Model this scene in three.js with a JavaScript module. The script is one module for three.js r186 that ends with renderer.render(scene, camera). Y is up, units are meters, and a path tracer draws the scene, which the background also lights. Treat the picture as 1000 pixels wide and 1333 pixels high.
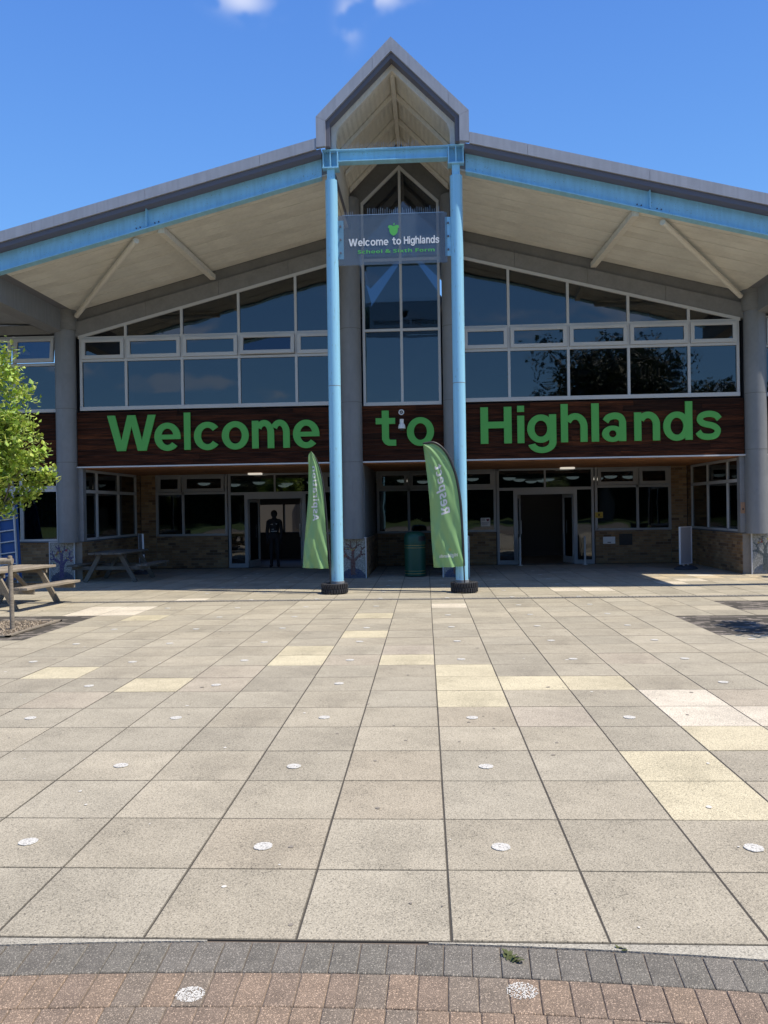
import * as THREE from 'three';
import { mergeGeometries } from 'three/addons/utils/BufferGeometryUtils.js';
import { RoundedBoxGeometry } from 'three/addons/geometries/RoundedBoxGeometry.js';
import { MarchingCubes } from 'three/addons/objects/MarchingCubes.js';
import { TextGeometry } from 'three/addons/geometries/TextGeometry.js';
import { FontLoader } from 'three/addons/loaders/FontLoader.js';

// ------------------------------------------------------------------ camera, sky, sun, exposure
const scene = new THREE.Scene();
const camera = new THREE.PerspectiveCamera(63.9, 0.75, 0.1, 900);
camera.position.set(0.65, 1.659, 19.633);
camera.rotation.set(-0.00408, 0.05774, -0.01551, 'YXZ');
const SUN = new THREE.Vector3(0.496, 1, 0.14).normalize();
const sky = makeSky();
scene.background = sky; scene.environment = sky;
scene.environmentIntensity = 1; scene.backgroundIntensity = 1;
const sun = new THREE.DirectionalLight(new THREE.Color().setRGB(1, 0.925, 0.79), 4.9);
sun.position.copy(SUN).multiplyScalar(60); sun.castShadow = true;
Object.assign(sun.shadow.camera, { left: -35, right: 35, top: 35, bottom: -35, near: 1, far: 160 });
sun.shadow.mapSize.set(4096, 4096);
scene.add(sun, sun.target);
const renderer = new THREE.WebGLRenderer({ antialias: true });
renderer.toneMapping = THREE.LinearToneMapping;
renderer.toneMappingExposure = 1.2;
renderer.shadowMap.enabled = true;
renderer.setSize(768, 1024);

// ------------------------------------------------------------------ random, noise, textures
function rng(seed) { let s = seed >>> 0; return () => { s = (s + 0x6d2b79f5) | 0; let t = Math.imul(s ^ (s >>> 15), 1 | s); t = (t + Math.imul(t ^ (t >>> 7), 61 | t)) ^ t; return ((t ^ (t >>> 14)) >>> 0) / 4294967296; }; }
function hash(x, y, s) { let h = (x * 374761393 + y * 668265263 + s * 1442695041) | 0; h = Math.imul(h ^ (h >>> 13), 1274126177); h ^= h >>> 16; return (h >>> 0) / 4294967296; }
function vnoise(x, y, px, py, s) {          // periodic value noise
  const ix = Math.floor(x), iy = Math.floor(y), fx = x - ix, fy = y - iy, u = fx * fx * (3 - 2 * fx), v = fy * fy * (3 - 2 * fy);
  const m = (a, n) => ((a % n) + n) % n, x0 = m(ix, px), x1 = m(ix + 1, px), y0 = m(iy, py), y1 = m(iy + 1, py);
  return (hash(x0, y0, s) * (1 - u) + hash(x1, y0, s) * u) * (1 - v) + (hash(x0, y1, s) * (1 - u) + hash(x1, y1, s) * u) * v;
}
function makeSky() {
  const W = 2048, H = 1024, d = new Float32Array(W * H * 4), s3 = (x) => x * x * (3 - 2 * x), cl = (x) => Math.min(1, Math.max(0, x));
  const fbm = (x, y, s) => { let t = 0, a = 0.5, k = 1; for (let i = 0; i < 5; i++, a *= 0.5, k *= 2) t += a * vnoise(x * k, y * k, 4096, 4096, s + i); return t; };
  for (let r = 0; r < H; r++) {
    const el = ((r + 0.5) / H - 0.5) * Math.PI, y = Math.sin(el);
    const t = Math.pow(cl(y), 0.75);
    for (let c = 0; c < W; c++) {
      const az = ((c + 0.5) / W - 0.5) * 2 * Math.PI, x = Math.cos(az) * Math.cos(el), z = Math.sin(az) * Math.cos(el);
      let R = 0.40 * Math.exp(-2.45 * t), G = 0.80 * Math.exp(-1.98 * t), B = 1.11 * Math.exp(-0.87 * t);
      if (y < 0.12) { const k = s3(cl(1 - y / 0.12)); R += 0.12 * k; G += 0.04 * k; B -= 0.1 * k; }
      const cs = x * SUN.x + y * SUN.y + z * SUN.z, gl = Math.pow(cl(cs), 6);
      R += 0.16 * gl; G += 0.15 * gl; B += 0.12 * gl;
      let a = 0;
      if (y > 0.02) {
        const px = x / (y + 0.12) * 2.2 + 300, pz = z / (y + 0.12) * 2.2 + 300;
        const n = fbm(px * 1.3, pz * 1.3, 5), n2 = fbm(px * 4.2 + 9, pz * 4.2, 31);
        // scattered fair weather cumulus, low towards the horizon
        const low = s3(cl((y - 0.03) / 0.05)) * s3(cl((0.46 - y) / 0.22));
        a = 0.42 * s3(cl((n - 0.6) / 0.13)) * (0.5 + 0.6 * n2) * low * (z > 0 || y < 0.2 ? 1 : 0.0);
        // thin wisps high up
        for (const [wx, wy, wz, w, h2, amt] of [[-0.186, 0.523, -0.832, 0.022, 0.010, 0.55], [-0.045, 0.529, -0.848, 0.024, 0.009, 0.5], [-0.078, 0.513, -0.856, 0.010, 0.016, 0.38]]) {
          const dx = (x - wx) / w, dy = (y - wy) / h2, q = dx * dx + dy * dy;
          if (q < 6 && z < 0) a = Math.max(a, amt * Math.exp(-q * 0.9) * s3(cl((fbm(x * 40 + y * 30 + 60, y * 75 - x * 22 + 60, 77) - 0.36) / 0.24)));
        }
      }
      a = cl(a);
      const k = (r * W + c) * 4, L = 0.92;
      d[k] = R * (1 - a) + L * a; d[k + 1] = G * (1 - a) + L * a; d[k + 2] = B * (1 - a) + (L + 0.04) * a; d[k + 3] = 1;
    }
  }
  const tex = new THREE.DataTexture(d, W, H, THREE.RGBAFormat, THREE.FloatType);
  tex.mapping = THREE.EquirectangularReflectionMapping; tex.magFilter = THREE.LinearFilter; tex.minFilter = THREE.LinearFilter; tex.wrapS = THREE.RepeatWrapping; tex.needsUpdate = true;
  return tex;
}
function dataTex(n, m, fn, srgb = true) {   // fn(x, y) -> [r, g, b] 0..1
  const d = new Uint8Array(n * m * 4);
  for (let y = 0; y < m; y++) for (let x = 0; x < n; x++) {
    const v = fn(x, y), k = (y * n + x) * 4;
    for (let i = 0; i < 3; i++) d[k + i] = Math.max(0, Math.min(255, Math.round(v[i] * 255)));
    d[k + 3] = 255;
  }
  const t = new THREE.DataTexture(d, n, m);
  t.wrapS = t.wrapT = THREE.RepeatWrapping; t.magFilter = THREE.LinearFilter; t.minFilter = THREE.LinearMipmapLinearFilter; t.generateMipmaps = true;
  if (srgb) t.colorSpace = THREE.SRGBColorSpace;
  t.needsUpdate = true; return t;
}
const rep = (t, sx, sy = sx) => { const c = t.clone(); c.repeat.set(1 / sx, 1 / sy); c.needsUpdate = true; return c; };
// exposed aggregate: fine grains in two sizes, dark pits, slow mottling (2.4 m across)
const AGN = 1536;
const grain = (x, y, lo) => {
  const a = hash(x >> 1, y >> 1, 3), b = hash((x + 1) >> 2, (y + 2) >> 2, 7), c = hash(x, y, 11);
  const slow = vnoise(x / AGN * 6, y / AGN * 6, 6, 6, 21) * 0.6 + vnoise(x / AGN * 22, y / AGN * 22, 22, 22, 22) * 0.4;
  let v = 0.89 + 0.17 * (a - 0.5) + 0.17 * (b - 0.5) + 0.09 * (c - 0.5) + 0.17 * (slow - 0.5);
  if (b < 0.03) v -= 0.14; if (a < 0.05) v -= 0.15; if (a > 0.95) v += 0.08;
  return v;
};
const aggregate = dataTex(AGN, AGN, (x, y) => { const v = grain(x, y); return [v * 1.0, v * 0.995, v * 0.985]; });
const aggBump = dataTex(768, 768, (x, y) => { const v = hash(x, y, 3) * 0.5 + hash(x >> 1, y >> 1, 5) * 0.5; return [v, v, v]; }, false);
// block paver: dark body with pale chips (0.9 m across)
const PVN = 768;
const paverTex = dataTex(PVN, PVN, (x, y) => {
  const a = hash(x >> 2, y >> 2, 41), b = hash((x + 3) >> 3, (y + 5) >> 3, 43), c = hash(x >> 1, y >> 1, 47), s = vnoise(x / PVN * 9, y / PVN * 9, 9, 9, 48);
  let v = 0.68 + 0.2 * (c - 0.5) + 0.1 * (s - 0.5), w = 0;
  if (a > 0.90) w = 0.46; if (b > 0.955) w = 0.46; if (c < 0.08) v -= 0.14;
  return [v + w, v + w * 0.96, v + w * 0.86];
});
const mottle = dataTex(512, 512, (x, y) => {
  const n = vnoise(x / 64, y / 64, 8, 8, 1) * 0.45 + vnoise(x / 16, y / 16, 32, 32, 2) * 0.3 + vnoise(x / 4, y / 4, 128, 128, 3) * 0.25, v = 0.93 + 0.14 * (n - 0.5);
  return [v, v, v];
});
const streak = dataTex(512, 512, (x, y) => {   // runs of dirt down a face
  const n = vnoise(x / 6, y / 128, 85, 4, 1) * 0.5 + vnoise(x / 24, y / 64, 21, 8, 2) * 0.3 + vnoise(x / 3, y / 3, 170, 170, 3) * 0.2, v = 0.93 + 0.12 * (n - 0.5);
  return [v, v, v];
});
const woodTex = dataTex(1024, 256, (x, y) => {
  const n = vnoise(x / 90, y / 3, 11, 85, 1) * 0.5 + vnoise(x / 30, y / 1.5, 34, 170, 2) * 0.3 + vnoise(x / 200, y / 20, 5, 12, 4) * 0.5;
  const v = 0.5 + 0.62 * (n - 0.55); return [v * 1.05, v, v * 0.97];
});
const greyWood = dataTex(1024, 256, (x, y) => {
  const n = vnoise(x / 120, y / 2.5, 8, 102, 11) * 0.5 + vnoise(x / 40, y / 1.2, 25, 213, 12) * 0.35 + vnoise(x / 100, y / 30, 10, 8, 14) * 0.3;
  const v = 0.84 + 0.42 * (n - 0.57); return [v, v * 0.985, v * 0.955];
});
const paintTex = dataTex(512, 512, (x, y) => {   // weathered gloss paint: faint runs, specks of rust and dirt
  const n = vnoise(x / 40, y / 160, 13, 3, 5) * 0.5 + vnoise(x / 10, y / 60, 51, 9, 6) * 0.5, sp = vnoise(x / 5, y / 5, 102, 102, 8), v = 0.95 + 0.1 * (n - 0.5), q = sp > 0.9 ? (sp - 0.9) * 4 : 0;
  return [v - q * 0.4, v - q * 0.7, v - q];
});
const waveBump = dataTex(256, 256, (x, y) => { const v = vnoise(x / 64, y / 64, 4, 4, 61) * 0.75 + vnoise(x / 24, y / 24, 10, 10, 62) * 0.25; return [v, v, v]; }, false);
const rubberBump = dataTex(128, 128, (x, y) => { const v = hash(x, y, 9); return [v, v, v]; }, false);

// ------------------------------------------------------------------ materials
const lin = (r, g, b) => new THREE.Color().setRGB(r, g, b);
const mat = (r, g, b, rough = 0.8, o = {}) => new THREE.MeshStandardMaterial({ color: lin(r, g, b), roughness: rough, ...o });
const phys = (r, g, b, rough, o = {}) => new THREE.MeshPhysicalMaterial({ color: lin(r, g, b), roughness: rough, ...o });
const mott1 = rep(mottle, 1.6), streak2 = rep(streak, 2.2);
const M = {
  col: mat(0.25, 0.255, 0.26, 0.5, { map: rep(mottle, 4, 1.6) }),
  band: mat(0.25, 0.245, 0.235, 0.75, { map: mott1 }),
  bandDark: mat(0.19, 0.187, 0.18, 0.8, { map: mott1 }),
  frame: mat(0.52, 0.52, 0.51, 0.45),
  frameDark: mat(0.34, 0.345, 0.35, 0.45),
  soffit: mat(0.84, 0.81, 0.72, 0.75, { map: rep(mottle, 6.3) }),
  soffit2: mat(0.82, 0.785, 0.695, 0.75, { map: rep(mottle, 5.1) }),
  soffitGrey: mat(0.36, 0.37, 0.38, 0.8, { map: mott1 }),
  cream: mat(0.82, 0.78, 0.69, 0.6, { map: rep(paintTex, 0.7) }),
  fascia: mat(0.42, 0.43, 0.47, 0.5, { map: rep(streak, 3.1, 1.3), metalness: 0.1 }),
  fasciaDark: mat(0.13, 0.13, 0.16, 0.7),
  blue: mat(0.34, 0.69, 0.90, 0.34, { map: rep(paintTex, 1.7) }),
  gutter: mat(0.27, 0.275, 0.28, 0.6, { map: rep(streak, 1.4, 1.2) }),
  roofTop: mat(0.2, 0.2, 0.22, 0.6),
  white: mat(0.78, 0.78, 0.77, 0.5),
  trim: mat(0.62, 0.62, 0.62, 0.4),
  mortar: mat(0.27, 0.24, 0.20, 0.95, { map: mott1 }),
  brick: mat(0.92, 0.87, 0.80, 0.92, { vertexColors: true, map: rep(mottle, 0.5) }),
  coping: mat(0.11, 0.115, 0.125, 0.8),
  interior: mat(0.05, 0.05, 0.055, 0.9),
  interiorLight: mat(0.12, 0.105, 0.085, 0.9),
  greenLetter: mat(0.10, 0.42, 0.075, 0.5),
  greenLight: mat(0.10, 0.46, 0.09, 0.5),
  rubber: mat(0.022, 0.022, 0.025, 0.75, { bumpMap: rep(rubberBump, 0.06), bumpScale: 0.001 }),
  black: mat(0.02, 0.02, 0.022, 0.5),
  steel: mat(0.55, 0.56, 0.57, 0.35, { metalness: 0.85 }),
  bin: mat(0.012, 0.075, 0.045, 0.42),
  gold: mat(0.55, 0.40, 0.14, 0.35, { metalness: 0.6 }),
  glass: phys(0.24, 0.30, 0.36, 0.015, { transmission: 1, thickness: 0, ior: 1.8, specularColor: lin(0.42, 0.68, 1.0), bumpMap: rep(waveBump, 2.9), bumpScale: 0.0035 }),
  glassLow: phys(0.30, 0.36, 0.40, 0.015, { transmission: 1, thickness: 0, ior: 1.75, specularColor: lin(0.6, 0.85, 1.0), bumpMap: rep(waveBump, 2.6), bumpScale: 0.0035 }),
  dirt: mat(0.06, 0.052, 0.042, 1),
  paint: mat(0.74, 0.72, 0.66, 0.85, { map: rep(aggregate, 2.4) }),
};
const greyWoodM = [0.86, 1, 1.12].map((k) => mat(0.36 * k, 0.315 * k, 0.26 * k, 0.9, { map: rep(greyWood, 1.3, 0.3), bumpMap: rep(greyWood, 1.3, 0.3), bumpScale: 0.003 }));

// ------------------------------------------------------------------ geometry helpers
const V = (x, y, z) => new THREE.Vector3(x, y, z);
function merge(list) {
  list = list.filter(Boolean).map((g) => { const n = g.index ? g.toNonIndexed() : g; for (const k of Object.keys(n.attributes)) if (!['position', 'normal', 'uv', 'color'].includes(k)) n.deleteAttribute(k); n.morphAttributes = {}; return n; });
  if (list.some((g) => !g.attributes.color)) list.forEach((g) => g.deleteAttribute('color'));
  if (!list.length) return new THREE.BufferGeometry();
  return list.length === 1 ? list[0] : mergeGeometries(list);
}
function boxG(x0, x1, y0, y1, z0, z1, uoff = 0, voff = 0) {     // box with uv in metres
  const g = new THREE.BoxGeometry(x1 - x0, y1 - y0, z1 - z0), p = g.attributes.position, n = g.attributes.normal, uv = g.attributes.uv;
  g.translate((x0 + x1) / 2, (y0 + y1) / 2, (z0 + z1) / 2);
  for (let i = 0; i < p.count; i++) {
    const ax = Math.abs(n.getX(i)), ay = Math.abs(n.getY(i));
    if (ax > 0.5) uv.setXY(i, p.getZ(i) + uoff, p.getY(i) + voff); else if (ay > 0.5) uv.setXY(i, p.getX(i) + uoff, p.getZ(i) + voff); else uv.setXY(i, p.getX(i) + uoff, p.getY(i) + voff);
  }
  return g;
}
function rbox(x0, x1, y0, y1, z0, z1, r = 0.01, seg = 2) { const g = new RoundedBoxGeometry(x1 - x0, y1 - y0, z1 - z0, seg, r); g.translate((x0 + x1) / 2, (y0 + y1) / 2, (z0 + z1) / 2); return g; }
function prism(pts, z0, z1, holes = []) {      // outline in x-y, pushed along z
  const s = new THREE.Shape(pts.map((p) => new THREE.Vector2(p[0], p[1])));
  for (const h of holes) s.holes.push(new THREE.Path(h.map((p) => new THREE.Vector2(p[0], p[1]))));
  const g = new THREE.ExtrudeGeometry(s, { depth: z1 - z0, bevelEnabled: false }); g.translate(0, 0, z0); return g;
}
function beam(p, q, w, h, up = V(0, 1, 0)) {   // box from p to q, width w, height h (towards up)
  const d = q.clone().sub(p), L = d.length(), g = boxG(-L / 2, L / 2, -h / 2, h / 2, -w / 2, w / 2);
  d.normalize(); const s = d.clone().cross(up).normalize(), u = s.clone().cross(d);
  g.applyMatrix4(new THREE.Matrix4().makeBasis(d, u, s)); g.translate((p.x + q.x) / 2, (p.y + q.y) / 2, (p.z + q.z) / 2); return g;
}
function rod(p, q, r, r2 = r, seg = 14) {
  const d = q.clone().sub(p), L = d.length(), g = new THREE.CylinderGeometry(r2, r, L, seg); g.translate(0, L / 2, 0);
  const uv = g.attributes.uv; for (let i = 0; i < uv.count; i++) uv.setXY(i, uv.getX(i) * Math.PI * 2 * r, uv.getY(i) * L);
  g.applyQuaternion(new THREE.Quaternion().setFromUnitVectors(V(0, 1, 0), d.normalize())); g.translate(p.x, p.y, p.z); return g;
}
const names = {};
function numbered(n) { names[n] = (names[n] ?? -1) + 1; return names[n] ? n + '_' + String(names[n]).padStart(3, '0') : n; }
function mesh(name, geo, m, parent, label) {
  const o = new THREE.Mesh(Array.isArray(geo) ? merge(geo) : geo, m); o.name = parent === scene ? numbered(name) : name;
  o.castShadow = o.receiveShadow = true; if (label) o.userData.label = label; parent.add(o); return o;
}
function thing(name, label, category, pos = [0, 0, 0], turn = 0, group) {
  const o = new THREE.Group(); o.name = numbered(name); o.position.set(...pos); o.rotation.y = turn;
  o.userData = { label, category }; if (group) o.userData.group = group; scene.add(o); return o;
}
function structure(name, pos = [0, 0, 0], turn = 0) { const o = new THREE.Group(); o.name = name; o.position.set(...pos); o.rotation.y = turn; o.userData.kind = 'structure'; scene.add(o); return o; }
const stuff = (o) => { o.userData.kind = 'stuff'; return o; };
camera.updateMatrixWorld(true); camera.updateProjectionMatrix();
const toPx = (v) => { const p = v.clone().project(camera); return [(p.x + 1) * 500, (1 - p.y) * 666.5, p.z]; };

// ------------------------------------------------------------------ ground and paving
{
  const g = mesh('ground', new THREE.CircleGeometry(420, 64).rotateX(-Math.PI / 2).translate(0, -0.05, 0), mat(0.16, 0.15, 0.13, 1), scene);
  g.userData.kind = 'structure';
  const lawn = mesh('lawn', new THREE.PlaneGeometry(160, 40).rotateX(-Math.PI / 2).translate(0, -0.03, 56), mat(0.07, 0.12, 0.025, 1, { map: rep(mottle, 3) }), scene);
  lawn.userData.kind = 'structure';
}
const SW = 0.6, SD = 0.6176;
const plaza = structure('plaza', [0.7025, 0, 16.489], 0.00739);   // origin: a slab corner of the nearest row; column c, row r
{
  plaza.updateMatrixWorld(true);
  mesh('bedding', boxG(-19, 19, -0.045, -0.0042, -24, 0), M.dirt, plaza);
  const R = rng(11), gap = 0.0022;
  const slabGeo = (u, v) => {                   // slab with a small chamfer, top at y = 0
    const a = SW / 2 - gap, b = SD / 2 - gap, c = 0.004, pos = [], uv = [], vc = [];
    const quad = (p, q, r, s) => { for (const k of [p, q, r, p, r, s]) { pos.push(...k); uv.push(k[0] + u, k[2] + v + k[1]); const w = p[1] + q[1] + r[1] + s[1] < 0 ? 0.42 : 1; vc.push(w, w * 0.96, w * 0.9); } };
    const T = [[-a + c, 0, -b + c], [-a + c, 0, b - c], [a - c, 0, b - c], [a - c, 0, -b + c]], U = [[-a, -c, -b], [-a, -c, b], [a, -c, b], [a, -c, -b]], D = U.map((k) => [k[0], -0.04, k[2]]);
    quad(...T);
    for (let i = 0; i < 4; i++) { const j = (i + 1) % 4; quad(U[i], U[j], T[j], T[i]); quad(D[i], D[j], U[j], U[i]); }
    const g = new THREE.BufferGeometry(); g.setAttribute('position', new THREE.Float32BufferAttribute(pos, 3)); g.setAttribute('uv', new THREE.Float32BufferAttribute(uv, 2)); g.setAttribute('color', new THREE.Float32BufferAttribute(vc, 3)); g.computeVertexNormals(); return g;
  };
  const geos = []; for (let i = 0; i < 9; i++) geos.push(slabGeo(R() * 2.4, R() * 2.4));
  const agg = rep(aggregate, 2.4), aggB = rep(aggBump, 2.4);
  const slabMat = (r, g, b) => mat(r, g, b, 0.93, { map: agg, bumpMap: aggB, bumpScale: 0.0025, vertexColors: true });
  const tones = []; for (let i = 0; i < 9; i++) { const k = 0.97 + (i - 4) * 0.018, w = (i % 3 - 1) * 0.005; tones.push(slabMat(0.472 * k + w * 0.5, 0.44 * k, 0.358 * k - w * 0.5)); }
  const yellow = [slabMat(0.67, 0.62, 0.455), slabMat(0.635, 0.585, 0.43)], pale = [slabMat(0.75, 0.70, 0.60), slabMat(0.70, 0.65, 0.55)], grey = [slabMat(0.495, 0.45, 0.37), slabMat(0.51, 0.465, 0.39)], buff = [slabMat(0.462, 0.42, 0.335)];
  const special = {};
  const put = (m, ...cells) => cells.forEach(([c, r]) => { special[c + ',' + r] = m; });
  put(yellow, [0, 6], [0, 7], [0, 8], [1, 7], [2, 7], [3, 4], [2, 3], [2, 2], [-3, 9], [-3, 10], [-5, 7], [-7, 8], [-8, 15], [-2, 15], [-2, 12], [-1, 9]);
  put(pale, [3, 5], [3, 6], [4, 5], [-10, 16], [-10, 17], [-9, 16], [-9, 17], [-8, 19], [0, 17], [4, 21], [5, 21], [8, 23], [9, 24], [10, 26]);
  put(grey, [1, 5], [-2, 9], [-4, 7], [-4, 8], [4, 6], [-1, 10], [3, 9], [-6, 6]); put(buff, [-1, 2], [-2, 1], [0, 5], [-1, 3], [5, 25], [6, 25]);
  for (let c = 8; c <= 13; c++) for (const r of [24, 25, 26]) if (!special[c + ',' + r]) special[c + ',' + r] = (c + r) % 2 ? [slabMat(0.60, 0.52, 0.38)] : buff;
  const list = [];
  for (let c = -24; c < 26; c++) for (let r = 0; r < 34; r++) {
    if (c < -9 && r >= 12 && r < 16) continue;                       // dark blocks round the left tree pit
    if (c >= 6 && r >= 12 && r < 15) continue; if (c >= 8 && r >= 16 && r < 18) continue;
    const w = V((c + 0.5) * SW, 0, -(r + 0.5) * SD).applyMatrix4(plaza.matrixWorld);
    if (w.z < -4.05) continue;
    const p = toPx(w), vis = p[0] > -90 && p[0] < 1090 && Math.abs(w.z - 19) < 30;
    const a = vis ? 1 / (19.63 - w.z) ** 3 : -1;
    list.push({ c, r, a });
  }
  list.sort((p, q) => q.a - p.a);
  const far = new Map();
  list.forEach(({ c, r, a }, i) => {
    const sp = special[c + ',' + r], m = sp ? sp[Math.floor(R() * sp.length)] : tones[Math.floor(Math.pow(R(), 1) * 9)], g = geos[Math.floor(R() * 9)];
    const tiltX = (R() - 0.5) * 0.003, tiltZ = (R() - 0.5) * 0.003, y = -R() * 0.0022, turn = (R() - 0.5) * 0.0055;
    if (i < 300 && a > 0) { const o = mesh('paving_slab', g, m, plaza); o.position.set((c + 0.5) * SW, y, -(r + 0.5) * SD); o.rotation.set(tiltX, turn, tiltZ); }
    else { const h = g.clone().translate((c + 0.5) * SW, y, -(r + 0.5) * SD); if (!far.has(m)) far.set(m, []); far.get(m).push(h); }
  });
  for (const [m, gs] of far) stuff(mesh('far_paving', gs, m, plaza));
  // drain channel across the square
  const bars = [], Rd = rng(5);
  for (let i = 0; i < 420; i++) { const x = -13 + i * 0.0625; bars.push(boxG(x, x + 0.045, 0.002, 0.009, -0.07, 0.07).translate(0, Rd() * 0.003, -19.15 * SD)); }
  stuff(mesh('drain_grating', bars, mat(0.22, 0.205, 0.18, 0.9), plaza));
  mesh('drain_channel', boxG(-13, 13.3, -0.03, 0.0035, -0.085, 0.085).translate(0, 0, -19.15 * SD), mat(0.16, 0.145, 0.125, 0.95), plaza);
  // painted dots in every other slab of every other row
  const dots = [0, 1, 2, 3, 4, 5, 6, 7].map((s) => { const r = rng(70 + s), sh = new THREE.Shape(); for (let i = 0; i < 30; i++) { const a = i / 30 * 6.2832, q = 0.046 + (r() - 0.5) * 0.005 - (r() < 0.04 ? 0.006 : 0); i ? sh.lineTo(Math.cos(a) * q, Math.sin(a) * q) : sh.moveTo(q, 0); } return new THREE.ExtrudeGeometry(sh, { depth: 0.003, bevelEnabled: false, curveSegments: 1 }).rotateX(-Math.PI / 2); });
  for (let r = 1; r < 30; r += 2) for (let c = -16; c < 17; c += 2) {
    if (c < -9 && r > 11 || c > 5 && r > 11 || yellow.includes((special[c + ',' + r] || [])[0]) || pale.includes((special[c + ',' + r] || [])[0])) continue;
    const w = V((c + 0.46) * SW, 0, -(r + 0.45) * SD).applyMatrix4(plaza.matrixWorld), p = toPx(w);
    if (p[0] < -20 || p[0] > 1020) continue;
    const o = mesh('painted_dot', dots[Math.floor(R() * 8)], M.paint, plaza); o.position.set((c + 0.46 + (R() - 0.5) * 0.1) * SW, 0.0015, -(r + 0.45 + (R() - 0.5) * 0.1) * SD); o.rotation.y = R() * 6;
  }
  // old chewing gum and small stains trodden into the slabs
  { const Rg = rng(44), gs = [], gl = []; for (let i = 0; i < 420; i++) { const x = (Rg() - 0.5) * 14, z = -Math.pow(Rg(), 1.4) * 13 - 0.1, k = 0.005 + Math.pow(Rg(), 3) * 0.016, g = new THREE.CircleGeometry(k, 9).rotateX(-Math.PI / 2).scale(1, 1, 0.7 + Rg() * 0.6).rotateY(Rg() * 6).translate(x, 0.0022, z); (Rg() < 0.72 ? gs : gl).push(g); }
    stuff(mesh('gum_spots', gs, mat(0.24, 0.21, 0.17, 0.95), plaza)); stuff(mesh('pale_spots', gl, mat(0.62, 0.59, 0.52, 0.95), plaza)); }
  // dark block paving round the two tree pits
  const bp = [], Rb = rng(21);
  const field = (x0, x1, z0, z1) => { for (let z = z0; z < z1 - 0.02; z += 0.1) { const off = (Math.round(z * 10) & 1) * 0.1; for (let x = x0 - off; x < x1; x += 0.2) { const a = Math.max(x, x0) + 0.004, b = Math.min(x + 0.2, x1) - 0.004; if (b - a > 0.02) bp.push(boxG(a, b, -0.04, -0.003 - Rb() * 0.003, z + 0.004, z + 0.096, Rb() * 3, Rb() * 3)); } } };
  field(-9 * SW - 4.2, -9 * SW, -16 * SD, -12 * SD); field(6 * SW, 6 * SW + 4, -15 * SD, -12 * SD); field(8 * SW, 8 * SW + 4, -18 * SD, -16 * SD);
  stuff(mesh('block_paving', bp, mat(0.36, 0.31, 0.26, 0.95, { map: rep(paverTex, 0.9) }), plaza));
}
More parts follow.
